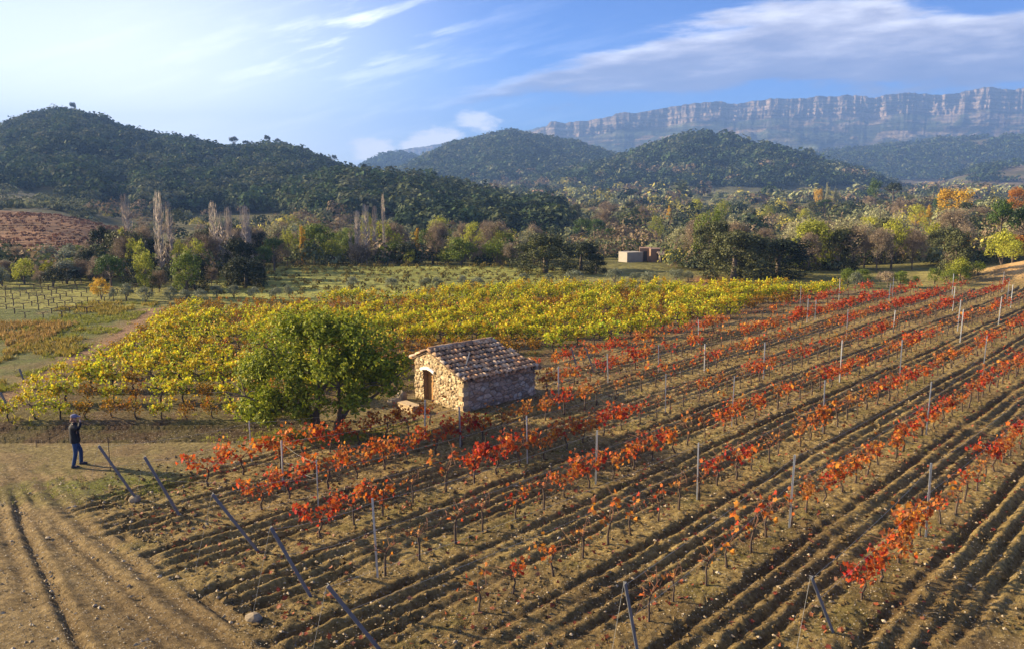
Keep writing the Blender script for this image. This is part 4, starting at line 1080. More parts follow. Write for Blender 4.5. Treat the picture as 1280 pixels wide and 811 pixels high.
# ================================================================== TREES
TWIG = _tpl([(0, -.5, 0), (.035, 0, .02), (0, .5, 0), (-.035, 0, .02)])
def proto(form, kind, seed):
    """unit tree: 1 m tall, 1 m wide. Returns (trunk MB, crown MB)"""
    rng = np.random.default_rng(seed); tr = MB(); cr = MB()
    if form == 'round':
        tube(tr, [(0, 0, -.04), (.01, 0, .2), (.0, .01, .45), (.02, 0, .7)], [.035, .028, .02, .008], 6)
        for i in range(9):
            a = rng.uniform(0, 6.28); z = rng.uniform(.18, .5); L = rng.uniform(.2, .36); tube(tr, [(0, 0, z), (math.cos(a) * L * .5, math.sin(a) * L * .5, z + .10), (math.cos(a) * L, math.sin(a) * L, z + .25)], [.014, .009, .004], 4, cap=False)
        for c, rad, k in (((0, 0, .58), (.40, .40, .36), 26), ((rng.uniform(-.2, .2), rng.uniform(-.2, .2), .75), (.25, .25, .2), 9), ((rng.uniform(-.2, .2), 0, .3), (.36, .36, .2), 12)):
            P, Rr = crown_clumps(rng, c, rad, k, .125, .8); leaf_cloud(cr, rng, P, Rr, k * 62, .036, KITE, 0, .3, .5)
    elif form == 'oak':
        tube(tr, [(0, 0, -.04), (.02, 0, .25), (.0, .01, .55)], [.045, .035, .015], 6)
        for c, rad, k in (((0, 0, .53), (.44, .44, .40), 36), ((rng.uniform(-.15, .15), .0, .80), (.25, .25, .14), 8)):
            P, Rr = crown_clumps(rng, c, rad, k, .115, .85); P[:, 2] = np.maximum(P[:, 2], .07); leaf_cloud(cr, rng, P, Rr, k * 90, .034, KITE, 0, .3, .5)
        a = rng.uniform(0, 6.28, 24); rr = rng.uniform(.22, .44, 24); P = np.stack([np.cos(a) * rr, np.sin(a) * rr, rng.uniform(.06, .30, 24)], 1); leaf_cloud(cr, rng, P, .11 * rng.uniform(.8, 1.3, (24, 1)) * np.array([1, 1, .8]), 1900, .030, KITE, 0, .3, .5)
    elif form == 'airy':
        tube(tr, [(0, 0, -.04), (.01, 0, .3), (.0, .01, .6), (.02, 0, .95)], [.028, .022, .014, .004], 6)
        for i in range(16):
            a = rng.uniform(0, 6.28); z = rng.uniform(.15, .7); L = rng.uniform(.15, .4); tube(tr, [(0, 0, z), (math.cos(a) * L * .5, math.sin(a) * L * .5, z + .12), (math.cos(a) * L, math.sin(a) * L, z + .28)], [.012, .008, .003], 4, cap=False)
        P, Rr = crown_clumps(rng, (0, 0, .55), (.42, .42, .42), 34, .10, 1.1); leaf_cloud(cr, rng, P, Rr, 1500, .032, KITE, 0, .3, .8)
    elif form == 'bush':
        tube(tr, [(0, 0, -.05), (.02, 0, .2), (.05, .02, .5)], [.04, .03, .01], 5); tube(tr, [(0, 0, .05), (-.12, .05, .3), (-.2, .06, .5)], [.025, .018, .008], 5)
        P, Rr = crown_clumps(rng, (0, 0, .48), (.42, .42, .42), 30, .15, .9); P[:, 2] = np.maximum(P[:, 2], .1); leaf_cloud(cr, rng, P, Rr, 1500, .046, KITE, 0, .3, .6)
    elif form == 'column':
        tube(tr, [(0, 0, -.03), (.0, 0, .4), (.0, .0, .9)], [.06, .04, .01], 6)
        P = np.stack([rng.normal(size=46) * .16, rng.normal(size=46) * .16, rng.uniform(.12, .97, 46)], 1); w = np.sin(np.pi * np.clip(P[:, 2], .05, .98)) ** .4; P[:, :2] *= w[:, None]
        Rr = np.stack([.17 * w, .17 * w, .06 * np.ones(46)], 1); leaf_cloud(cr, rng, P, Rr, 1700, .05, KITE, 0, .3, .6)
        cr.v = [v * np.array([1, 1, 1]) for v in cr.v]
    elif form == 'pine':
        tube(tr, [(0, 0, -.03), (.02, 0, .3), (.0, .02, .8)], [.035, .028, .012], 6)
        for i in range(9):
            a = rng.uniform(0, 6.28); z = rng.uniform(.35, .7); L = rng.uniform(.2, .4); tube(tr, [(.01, 0, z), (math.cos(a) * L, math.sin(a) * L, z + .12)], [.012, .005], 4, cap=False)
        P, Rr = crown_clumps(rng, (0, 0, .64), (.42, .42, .30), 30, .13, .6); leaf_cloud(cr, rng, P, Rr, 2000, .035, KITE, 0, .5, .5)
    elif form == 'umbrella':
        tube(tr, [(0, 0, -.03), (.03, 0, .35), (.0, .02, .75)], [.04, .035, .02], 6)
        for i in range(8):
            a = i * .8; L = .36; tube(tr, [(.01, 0, .6), (math.cos(a) * L, math.sin(a) * L, .8)], [.016, .006], 4, cap=False)
        P, Rr = crown_clumps(rng, (0, 0, .82), (.42, .42, .12), 26, .12, .55); leaf_cloud(cr, rng, P, Rr, 1500, .04, KITE, 0, .5, .5)
    elif form == 'bare':
        tube(tr, [(0, 0, -.03), (.01, 0, .3), (-.01, .01, .7), (0, 0, .95)], [.022, .017, .010, .003], 5)
        for i in range(46):
            a = rng.uniform(0, 6.28); z = rng.uniform(.12, .75); L = rng.uniform(.15, .42); e = np.array([math.cos(a) * L, math.sin(a) * L, z + rng.uniform(.1, .35)])
            tube(tr, [(0, 0, z), e * [.5, .5, 0] + [0, 0, (z * .4 + e[2] * .6)], e], [.009, .006, .002], 3, cap=False)
        P, Rr = crown_clumps(rng, (0, 0, .55), (.42, .42, .42), 34, .13, 1.1); n = 2600; i = rng.integers(0, len(P), n); d = sph(rng, n)
        pos = P[i] + d * Rr[i] * rng.uniform(.2, 1.1, (n, 1)); leaves(cr, pos, np.cross(d, sph(rng, n)), .11, rng, TWIG); leaf_cloud(cr, rng, P, Rr, 420, .03, KITE, 0, .2, .9)
    elif form == 'poplar':                                     # leafless fastigiate poplar
        tube(tr, [(0, 0, -.02), (.02, 0, .4), (0, 0, .98)], [.05, .03, .006], 6)
        for i in range(58):
            a = rng.uniform(0, 6.28); z = rng.uniform(.04, .72); L = rng.uniform(.2, .46) * (1.1 - .5 * z); top = min(z + rng.uniform(.12, .36), .99)
            q = [(0, 0, z), (math.cos(a) * L * .7, math.sin(a) * L * .7, z + .06), (math.cos(a) * L, math.sin(a) * L, (z + top) / 2 + .03), (math.cos(a) * L * .9, math.sin(a) * L * .9, top)]
            tube(cr, q, [.017, .014, .010, .004], 3, cap=False)
        n = 420; z = rng.uniform(.05, .97, n); a = rng.uniform(0, 6.28, n); rr = rng.uniform(.1, .45, n) * (1.1 - .55 * z)
        P = np.stack([np.cos(a) * rr, np.sin(a) * rr, z], 1); T2 = _tpl([(0, -.5, 0), (.12, 0, 0), (0, .5, 0), (-.12, 0, 0)])
        S_ = rng.uniform(.02, .045, n); v = P[:, None] + np.stack([T2[:, 0:1] * np.array([1., .3, 0]) * 2.2, ] * 1)[0][None] * S_[:, None, None] + T2[None, :, 1:2] * S_[:, None, None] * np.array([0.3, 0, 2.2])
        cr.add(v.reshape(-1, 3), np.arange(n * 4).reshape(n, 4))
    return tr, cr

PROTO = {}
def get_proto(form, kind, v):
    k = (form, kind, v)
    if k not in PROTO:
        tr, cr = proto(form, kind, 900 + sum(ord(c) for c in form + kind) + 37 * v)
        PROTO[k] = (tr.mesh('trunk', M['bark'] if form != 'poplar' else M['twig']), cr.mesh('crown', M['twig'] if form == 'poplar' else LEAF[kind]))
    return PROTO[k]

NAMES = {('oak', 'holm'): 'holm_oak', ('oak', 'dark'): 'evergreen_oak', ('round', 'holm'): 'holm_oak', ('round', 'dark'): 'evergreen_oak', ('bush', 'olive'): 'olive_tree', ('round', 'green'): 'broadleaf_tree', ('round', 'ygreen'): 'broadleaf_tree', ('airy', 'ygreen'): 'ash_tree', ('airy', 'pale'): 'willow_tree', ('round', 'pale'): 'willow_tree',
         ('column', 'ygreen'): 'poplar_tree', ('column', 'gold'): 'poplar_tree', ('column', 'pale'): 'poplar_tree', ('poplar', 'twig'): 'bare_poplar', ('bare', 'brown'): 'bare_tree', ('pine', 'pine'): 'pine_tree', ('umbrella', 'dark'): 'umbrella_pine', ('umbrella', 'pine'): 'umbrella_pine'}
WORD = {'holm': 'grey-green oak', 'dark': 'very dark evergreen', 'olive': 'silvery olive tree', 'green': 'green broadleaf tree', 'ygreen': 'yellow-green tree', 'gold': 'golden tree', 'orange': 'orange tree', 'brown': 'leafless brown tree', 'pale': 'pale straw-coloured tree', 'pine': 'green pine tree', 'twig': 'leafless poplar'}
TREES = []
vrng = np.random.default_rng(44)
def tree(form, kind, px, top, Y, wpx, label=None, group=None, band='in the valley'):
    if label and 84 <= Y <= 130 and px > 640: Y = 80 + (Y - 88) * .75
    x = Y * upx(px, min(top + 20, 400)); z = float(height(x, Y)); zt = CAMH + Y * tane(top); h = max(zt - z, 1.2); dep = Y * cp; w = wpx / F * dep * (1.12 if form == 'oak' else 1.)
    if form == 'poplar': w *= 1.3
    a, b = get_proto(form, kind, int(vrng.integers(3)))
    nm = NAMES.get((form, kind), 'shrub' if form == 'bush' else 'broadleaf_tree')
    r = empty(nm, (x, Y, z), vrng.uniform(0, 6.28), (w, w, h)); inst('trunk', a, r); inst('crown', b, r)
    TREES.append((px, Y, h, kind, form, band, label, r)); return r

# --- the big ones, read off the photograph
T = tree
T('oak', 'holm', 682, 290, 102, 78, 'big domed grey-green oak behind the yellow vines at mid picture')
T('oak', 'dark', 727, 301, 106, 50, 'dark oak just right of the big domed oak')
T('oak', 'dark', 745, 316, 100, 26, 'small dark oak at the right foot of the domed oak pair')
T('oak', 'holm', 918, 286, 92, 88, 'large grey-green oak right of the red earth path')
T('oak', 'dark', 975, 296, 96, 84, 'wide black-green oak right of the large oak')
T('oak', 'holm', 945, 290, 95, 60, 'dark green oak between the large oak and the wide black-green one')
T('airy', 'green', 882, 262, 108, 52, 'tall green tree with visible trunk left of the large oak')
T('airy', 'green', 898, 254, 118, 36, 'tall light green tree top behind the large oak')
T('oak', 'ygreen', 1018, 274, 108, 62, 'broad yellow-green tree right of the dark oaks')
T('airy', 'pale', 1053, 275, 112, 34, 'pale narrow willow right of the broad yellow-green tree')
T('airy', 'pale', 1082, 283, 110, 42, 'olive-grey loose tree before the line of willows')
T('airy', 'ygreen', 1117, 270, 106, 52, 'bright yellow-green loose tree in the right tree line')
T('bare', 'brown', 1098, 285, 104, 48, 'leafless brown tree among the right-hand willows')
T('bare', 'brown', 1142, 288, 104, 44, 'leafless brown tree right of the bright yellow-green tree')
T('round', 'ygreen', 1090, 268, 130, 46, 'yellow-green crown behind the right tree line')
T('airy', 'pale', 1100, 256, 150, 50, 'pale willow crown rising behind the right tree line')
T('oak', 'holm', 1197, 286, 88, 46, 'olive-green tree on the grassy bank at the right')
T('bush', 'ygreen', 1200, 318, 85, 34, 'yellow-green bush at the foot of the bank tree')
T('round', 'gold', 1198, 232, 190, 52, 'golden round tree high in the right background')
T('bare', 'brown', 1222, 258, 170, 50, 'russet bare tree below the golden round tree')
T('airy', 'gold', 1148, 262, 190, 26, 'slender golden tree left of the golden round tree')
T('column', 'gold', 1160, 256, 188, 12, 'bright yellow pointed poplar left of the golden round tree')
T('pine', 'pine', 1254, 244, 112, 44, 'rounded green pine on the right slope')
T('pine', 'pine', 1282, 250, 112, 36, 'green pine cut by the right picture edge')
T('round', 'orange', 1274, 232, 180, 34, 'orange tree at the right picture edge')
T('pine', 'pine', 1094, 220, 330, 20, 'tall green pine on the far ridge right of centre')
T('umbrella', 'dark', 1116, 227, 335, 28, 'flat dark pine beside the tall ridge pine')
T('column', 'pale', 1034, 227, 420, 9, 'pinkish leafless poplar on the far ridge, taller of two')
T('column', 'pale', 1044, 233, 420, 9, 'pinkish leafless poplar on the far ridge, shorter of two')
T('round', 'gold', 1021, 234, 400, 14, 'small golden tree left of the pink ridge poplars')
T('round', 'ygreen', 870, 247, 260, 24, 'light yellow tree in the middle distance behind the tall green trees')
T('airy', 'ygreen', 905, 248, 250, 26, 'feathery yellow-green tree in the middle distance')
T('column', 'gold', 836, 256, 260, 9, 'small yellow poplar in the central middle distance')
T('bare', 'brown', 755, 262, 210, 40, 'reddish leafless tree above the grey shed')
T('oak', 'dark', 667, 250, 240, 48, 'dark green tree clump at the foot of the spur')
T('pine', 'pine', 690, 252, 235, 34, 'bright pine right of the dark clump at the spur foot')
# left tree line
T('poplar', 'twig', 157, 240, 92, 16, 'leafless poplar standing alone above the yellow-green poplars')
T('poplar', 'twig', 197, 238, 84, 15, 'tallest leafless poplar of the left tree line')
T('poplar', 'twig', 211, 250, 86, 12, 'leafless poplar right beside the tallest one')
T('poplar', 'twig', 266, 250, 92, 14, 'leafless poplar, left one of the middle group')
T('poplar', 'twig', 277, 262, 90, 16, 'leafless poplar in the centre of the middle group')
T('poplar', 'twig', 286, 257, 93, 12, 'leafless poplar, right one of the middle group')
T('poplar', 'twig', 306, 256, 92, 17, 'single leafless poplar left of the dark pine')
for i, (px, tp, w) in enumerate(((438, 283, 8), (447, 262, 11), (457, 254, 12), (468, 256, 9), (479, 241, 6))): T('poplar', 'twig', px, tp, 102, w, '%s leafless poplar from the left in the thin group behind the mid vineyard' % ordn(i + 1))
T('column', 'ygreen', 153, 284, 88, 17, 'tall lime-yellow poplar at the left end of the tree line')
T('column', 'ygreen', 165, 292, 86, 20, 'lime-yellow poplar second from the left end')
T('column', 'ygreen', 177, 295, 82, 24, 'lime-yellow poplar in front of the tallest bare poplar')
T('pine', 'pine', 190, 294, 96, 34, 'dark rounded pine behind the lime-yellow poplars')
T('pine', 'pine', 137, 315, 70, 46, 'spreading dark green pine above the orange shrub')
T('round', 'ygreen', 180, 313, 70, 30, 'yellow-green tree beside the spreading pine')
T('bush', 'gold', 126, 344, 67.5, 28, 'orange-yellow shrub at the foot of the spreading pine')
T('round', 'green', 232, 311, 68, 48, 'round olive-green tree right of the bare poplars')
T('airy', 'ygreen', 224, 297, 84, 26, 'yellowish loose tree behind the round olive-green tree')
T('airy', 'ygreen', 244, 296, 82, 34, 'yellow-topped tree right behind the round olive-green tree')
T('pine', 'pine', 330, 304, 84, 30, 'dark green pine in the left tree line')
T('pine', 'pine', 342, 292, 92, 36, 'dark green conical pine right of the single bare poplar')
T('airy', 'ygreen', 358, 284, 98, 30, 'yellow-green tree beside the conical pine')
T('column', 'gold', 377, 281, 100, 12, 'small yellow poplar before the brown wood')
T('pine', 'pine', 541, 283, 104, 44, 'vivid green pine in the brown wood')
T('column', 'gold', 522, 284, 106, 10, 'thin yellow tree left of the vivid green pine')
T('oak', 'dark', 508, 304, 100, 36, 'dark round shrub tree below the vivid pine')
T('round', 'green', 484, 300, 101, 34, 'dull green tree left of the dark round one')
T('airy', 'ygreen', 458, 262, 128, 22, 'yellow wispy crown among the thin bare poplars')
T('round', 'ygreen', 548, 270, 150, 44, 'dull yellow-green crown behind the vivid pine')
for i, (px, tp, k, w) in enumerate(((572, 313, 'pine', 20), (592, 307, 'green', 22), (616, 304, 'ygreen', 26), (640, 296, 'pine', 30), (655, 302, 'dark', 24))): T('round', k, px, tp, 108, w, '%s small round tree from the left in the row behind the mid vineyard' % ordn(i + 1))
# olive trees along the far edge of the yellow vineyard
OL = [(158, 353, 66.7, 26), (182, 356, 65.5, 26), (142, 360, 66.1, 14), (214, 362, 66.7, 22), (233, 364, 66.1, 20), (252, 361, 65.5, 24), (272, 363, 68.8, 20), (293, 361, 68.8, 22), (318, 364, 67.9, 18), (345, 359, 67.6, 20), (362, 362, 68.5, 18), (442, 354, 75.3, 26), (490, 353, 75, 24), (532, 347, 75, 18), (546, 347, 75, 16), (578, 347, 76.2, 16), (596, 346, 75.3, 20),
      (655, 341, 80.2, 18), (686, 340, 79, 16), (718, 336, 80.2, 32), (768, 334, 80.5, 28), (793, 340, 79.6, 18), (812, 336, 79, 26), (845, 333, 80.5, 26), (860, 341, 80.8, 16)]
for i, (px, tp, Y, w) in enumerate(OL): T('bush', 'olive', px, tp, Y, w, '%s silvery olive bush from the left behind the yellow vines' % ordn(i + 1), band='olive row')
# skyline pines on the hills
for i, (px, tp, Y, w, lb) in enumerate(((92, 127, 772, 9, 'lone umbrella pine on top of the left hill'), (195, 167, 775, 5, 'small skyline pine right of the left summit'), (240, 167, 775, 8, 'round skyline pine on the saddle'), (293, 170, 775, 14, 'wide umbrella pine on the skyline'),
        (308, 175, 775, 10, 'umbrella pine right of the widest skyline one'), (335, 168, 775, 10, 'tall pine on the second left summit'), (347, 172, 775, 8, 'pine right of the one on the second summit'), (385, 184, 775, 6, 'small skyline pine on the descending ridge'), (418, 193, 775, 9, 'last dark skyline pine before the sky gap'))):
    T('umbrella', 'dark', px, tp, Y, w, lb, band='skyline')
# --- mixed woods of the valley, each tree its own
frng = np.random.default_rng(66)
def wood(n, px0, px1, Y0, Y1, hm, hs, mix, band):
    for _ in range(n):
        Y = frng.uniform(Y0, Y1); px = frng.uniform(px0, px1); x = Y * upx(px, 300); z = float(height(x, Y)); h = hm * frng.uniform(.65, 1.3)
        form, kind = mix[frng.integers(len(mix))]; tp = project(x, Y, z + h)[1]
        wm = h * frng.uniform(.75, 1.25) * (.3 if form in ('column', 'poplar') else 1.)
        T(form, kind, px, tp, Y, wm / (Y * cp) * F, None, band=band)
B_, A_ = ('bare', 'brown'), ('airy', 'pale')
wood(22, -10, 130, 84, 104, 2.5, 1, [B_, B_, ('round', 'dark'), ('bush', 'olive'), ('round', 'green')], 'in the brown wood at the left edge')
wood(16, 150, 330, 72, 84, 2.6, 1, [B_, ('bush', 'dark'), ('bush', 'holm'), ('bush', 'ygreen'), ('oak', 'dark')], 'in front of the left bare poplars')
wood(24, -10, 135, 75, 84, 2.1, 1, [B_, ('bush', 'dark'), ('bush', 'olive'), ('bush', 'ygreen')], 'at the far edge of the left meadow')
wood(32, 130, 345, 84, 112, 4.2, 1, [B_, B_, B_, ('oak', 'dark'), ('airy', 'green'), ('bush', 'holm')], 'among the left bare poplars')
wood(54, 345, 680, 102, 150, 4.4, 1, [B_, B_, B_, B_, ('airy', 'ygreen'), ('airy', 'pale'), ('round', 'green'), ('airy', 'pale')], 'in the brown wood behind the mid vineyard')
wood(14, 385, 640, 98, 102, 3.0, 1, [B_, ('bush', 'brown'), ('bush', 'ygreen'), ('bush', 'green')], 'along the front of the brown wood')
wood(44, 850, 1215, 92, 140, 4.8, 1, [B_, B_, A_, A_, ('airy', 'ygreen'), ('round', 'pale'), ('oak', 'holm')], 'in the right-hand wood')
wood(16, 1150, 1300, 84, 120, 3.6, 1, [B_, ('bush', 'green'), ('bush', 'orange'), ('round', 'pale'), ('bush', 'ygreen'), ('bush', 'brown')], 'on the grassy slope at the right')
wood(12, 1040, 1240, 75, 80, 1.6, 1, [('bush', 'green'), ('bush', 'olive'), ('bush', 'brown')], 'low behind the far end of the red rows')
wood(48, 690, 1290, 170, 380, 5.2, 1, [('round', 'holm'), ('round', 'dark'), B_, B_, A_, ('airy', 'ygreen'), ('pine', 'pine')], 'in the farmed valley right of centre')

def label_trees():
    cats = {}
    for t in TREES: cats.setdefault((t[3], t[5]), []).append(t)
    for (kind, band), L in cats.items():
        L.sort(key=lambda t: t[0]); un = [t for t in L if t[6] is None]
        for i, t in enumerate(un):
            w = WORD[kind] if t[4] != 'bush' else {'olive': 'silvery olive bush', 'brown': 'brown leafless shrub', 'green': 'green shrub', 'ygreen': 'yellow-green shrub', 'dark': 'dark evergreen shrub', 'holm': 'grey-green shrub', 'orange': 'orange shrub', 'gold': 'golden shrub'}[kind]
            pos = ordn(i + 1) + ' such from left, ' if len(un) > 1 else ''
            tag(t[7], '%s, %s%s' % (w, pos, band), 'shrub' if t[4] == 'bush' else 'tree', 'trees ' + band)
        for t in L:
            if t[6]: tag(t[7], t[6], 'tree', 'trees of the valley' if band != 'skyline' else 'pines on the skyline')
label_trees()
print('trees', len(TREES))

# ------------------------------------------------------------------ forests (nobody could count them)
def blob_leaves(mb, rng, P, Rad, H, nl, size, cols):
    n = len(P); k = n * nl; i = np.repeat(np.arange(n), nl); d = sph(rng, k); d[:, 2] = np.abs(d[:, 2]) * 1.15 - .25
    d = nrm(d); lump = 1 + .28 * np.sin(d[:, 0] * 5 + i * 1.7) * np.sin(d[:, 1] * 5 + i * 2.3)
    pos = P[i] + d * np.stack([Rad[i] * lump, Rad[i] * lump, H[i] * .5 * lump], 1) * rng.uniform(.8, 1.08, (k, 1)) + np.stack([0 * H[i], 0 * H[i], H[i] * .52], 1)
    N = d + rng.normal(size=(k, 3)) * .27 + [0, 0, .15]
    leaves(mb, pos, N, size * Rad[i] * rng.uniform(.7, 1.3, k), rng, KITE, 0, cols[i] * rng.uniform(.88, 1.12, (k, 1)))

PAL = {'pine': (.050, .078, .034), 'dark': (.030, .046, .026), 'holm': (.085, .10, .048), 'grey': (.105, .115, .068), 'brown': (.20, .15, .095), 'yg': (.34, .30, .07), 'olive': (.22, .23, .12)}
def forest(name, label, n, u0, u1, Y0, Y1, rad, nl, size, pal, keep=None, seed=1, hr=1.5):
    rng = np.random.default_rng(seed); u = rng.uniform(u0, u1, n); Y = np.sqrt(rng.uniform(Y0 ** 2, Y1 ** 2, n)); X = u * Y
    Z = height(X, Y); k = np.ones(n, bool) if keep is None else keep(u, Y, X, Z)
    X, Y, Z = X[k], Y[k], Z[k]; n = len(X)
    # drop what lies behind a crest
    sl = height(X, Y + 8) - Z
    vis = np.ones(n, bool)
    for fr in (.97, .94, .9, .85, .78, .7, .6): vis &= (CAMH + (Z + rad * 2.2 - CAMH) * fr) > height(X * fr, Y * fr)
    X, Y, Z = X[vis], Y[vis], Z[vis]; n = len(X)
    R_ = rad * np.clip(np.exp(rng.normal(size=n) * .38), .4, 2.1); H = R_ * hr * rng.uniform(.85, 1.3, n)
    names, wts = zip(*pal); wts = np.array(wts, float) / sum(wts); cols = np.array([PAL[a] for a in names])[rng.choice(len(names), n, p=wts)] * rng.uniform(.8, 1.25, (n, 1))
    mb = MB(); blob_leaves(mb, rng, np.stack([X, Y, Z - .3], 1), R_, H, nl, size, cols)
    tag(mb.build(name, M['forest'], usecol=True), label, 'forest', kind='stuff'); print(name, n)
ls = lambda u, Y: (sst(-u - (Y - 110) * .0004, .46, .485) * sst(Y, 104, 112) * (1 - sst(Y, 322, 336))) > .5
hillk = lambda lo: (lambda u, Y, X, Z: (Z - valley(Y) > lo) & ~ls(u, Y))
forest('hill_forest', 'dense dark pine and oak forest on the left hill', 27000, -.80, .12, 300, 800, 2.5, 40, .46, [('pine', 5), ('dark', 4), ('holm', 3), ('grey', 1.5)], lambda u, Y, X, Z: (Z - valley(Y) > 2.5) & ~ls(u, Y) & (fbm(X / 45, Y / 45, 87, 4) < .62), 1)
forest('spur_forest', 'olive-green pines and oaks on the nearer wooded spur', 6000, -.46, .14, 225, 445, 2.4, 95, .36, [('pine', 4), ('holm', 4), ('grey', 3), ('dark', 2)], lambda u, Y, X, Z: (Z - valley(Y) > 2.0), 2)
forest('hill_forest', 'bluish forest on the rounded middle hill', 20000, -.22, .24, 900, 1640, 4.2, 16, .62, [('pine', 4), ('dark', 3), ('holm', 3), ('grey', 1)], hillk(12), 3, 1.2)
forest('hill_forest', 'forest on the twin dark hills right of centre', 20000, -.10, .5, 700, 1190, 3.1, 22, .58, [('pine', 4), ('dark', 3), ('holm', 2)], lambda u, Y, X, Z: (Z - valley(Y) > 8) & (fbm(X / 90, Y / 90, 88, 4) < .595), 4, 1.4)
forest('hill_forest', 'scattered pines on the foothills under the cliffs', 20000, .25, .72, 980, 2100, 4.6, 13, .65, [('pine', 4), ('dark', 3), ('holm', 2)], lambda u, Y, X, Z: (Z - valley(Y) > 10) & (fbm(X / 150, Y / 150, 89, 4) < .55), 5, 1.3)
forest('hill_forest', 'tiny trees far up on the small distant hill', 1500, -.22, -.06, 1800, 2380, 9, 10, .8, [('pine', 4), ('dark', 3)], hillk(15), 6, 1.2)
fieldk = lambda u, Y, X, Z: ((fbm(X / 70, Y / 26, 103, 3) < .45) | (fbm(X / 9, Y / 9, 104, 2) < .36)) & ~ls(u, Y)
forest('undergrowth', 'low tangled undergrowth beneath the wood edges', 5200, -.74, .66, 80, 165, 1.0, 90, .25, [('olive', 2), ('brown', 3), ('holm', 5), ('yg', 1), ('dark', 3)],
       lambda u, Y, X, Z: ((u < -.36) & (Y > 79) & (Y < 106)) | ((u >= -.36) & (u < .05) & (Y > 99)) | ((u > .20) & (Y > 93) & (fbm(X / 9, Y / 9, 131, 3) > .42)) | ((u > .05) & (Y > 116) & (fbm(X / 12, Y / 7, 132, 3) > .5)), 17, 1.5)
forest('valley_scrub', 'low scrub on the grey slope at the left', 1600, -.72, -.44, 206, 335, 1.3, 40, .4, [('grey', 3), ('holm', 2), ('olive', 2)], lambda u, Y, X, Z: ls(u, Y) & (fbm(X / 14, Y / 14, 115, 4) > .45), 18, 1.)
forest('valley_scrub', 'mixed shrubs and small trees over the valley floor', 4200, -.70, .75, 150, 560, 1.8, 130, .27, [('olive', 3), ('brown', 4), ('holm', 3), ('yg', 1.5), ('dark', 2), ('grey', 2)], lambda u, Y, X, Z: fieldk(u, Y, X, Z) & (Z - valley(Y) < 12) & ((u > -.05) | (Y < 330)), 7, 1.5)
forest('valley_scrub', 'groves and hedges at the far end of the valley', 8000, -.05, .80, 480, 1100, 3.4, 30, .5, [('olive', 3), ('brown', 3), ('holm', 3), ('yg', 1), ('dark', 3)], lambda u, Y, X, Z: (fbm(X / 110, Y / 45, 105, 3) < .45) & (Z - valley(Y) < 25), 8, 1.4)
forest('spur_forest', 'dark wood on the foot of the spur running toward the centre', 2300, -.13, .055, 205, 345, 2.3, 90, .34, [('pine', 4), ('holm', 3), ('dark', 4)], None, 21)
# rows of olive and vine plots on the valley terraces
def plot_rows():
    rng = np.random.default_rng(12); mb = MB()
    for (u0, u1, Y0, Y1, dr, dc, rad, c, hr) in ((-.38, .06, 70, 98, 2.4, 1.2, .34, (.15, .12, .035), 1.6), (-.66, -.46, 116, 204, 3.6, 1.5, .55, (.15, .075, .045), .9), (.05, .30, 200, 330, 9, 5, 1.8, (.16, .17, .09), 1.3), (.03, .2, 118, 150, 5, 4, 1.2, (.16, .17, .09), 1.4)):
        Yr = np.arange(Y0, Y1, dr); P = []
        for Y in Yr:
            X = np.arange(u0 * Y, u1 * Y, dc); X = X + rng.normal(size=len(X)) * .15; P.append(np.stack([X, Y + .04 * X + rng.normal(size=len(X)) * .15], 1))
        P = np.concatenate(P); P = P[(rng.random(len(P)) > .14) & (P[:, 1] > fedge(P[:, 0]) + 2.5)]; Z = height(P[:, 0], P[:, 1]); n = len(P)
        R_ = rad * rng.uniform(.6, 1.3, n); blob_leaves(mb, rng, np.stack([P[:, 0], P[:, 1], Z + .1], 1), R_, R_ * hr, 26, .55, np.array(c) * rng.uniform(.6, 1.4, (n, 1)))
    tag(mb.build('crop_rows', M['forest'], usecol=True), 'vine and olive rows of the farther plots', 'crops', kind='stuff')
plot_rows()
# bare pruned vines on the left meadow: individuals
def bare_vines():
    mb = MB(); rng = np.random.default_rng(3)
    tube(mb, [(0, 0, -.05), (.03, 0, .3), (0, .02, .6)], [.05, .04, .04], 5)
    for s in (-1, 1): tube(mb, [(0, .02, .58), (s * .3, .02, .66), (s * .62, 0, .64)], [.035, .03, .02], 5); tube(mb, [(s * .3, 0, .66), (s * .34, .0, .9)], [.014, .006], 4); tube(mb, [(s * .5, 0, .65), (s * .55, .0, .85)], [.014, .006], 4)
    me = mb.mesh('bare_vine', M['vinewood'])
    for r in range(9):
        y = 57. + r * 2.1; i = 0
        for x in np.arange(-50 - r * 2, path_x(y) - 4.0, 1.35):
            if not in_frame(x, y, 0, 5): continue
            i += 1
            if rng.random() < .1: continue
            o = bpy.data.objects.new('bare_vine', me); C.objects.link(o); o.location = (x, y + rng.normal() * .1, float(height(x, y))); o.rotation_euler = (0, 0, rng.normal() * .1); o.scale = (rng.uniform(.7, 1.1), 1, rng.uniform(.6, .95))
            tag(o, 'leafless dark vine, %s from the left in the %s meadow row' % (ordn(i), 'nearest' if r == 0 else ordn(r + 1)), 'grapevine', 'leafless vines beyond the left meadow')
bare_vines()

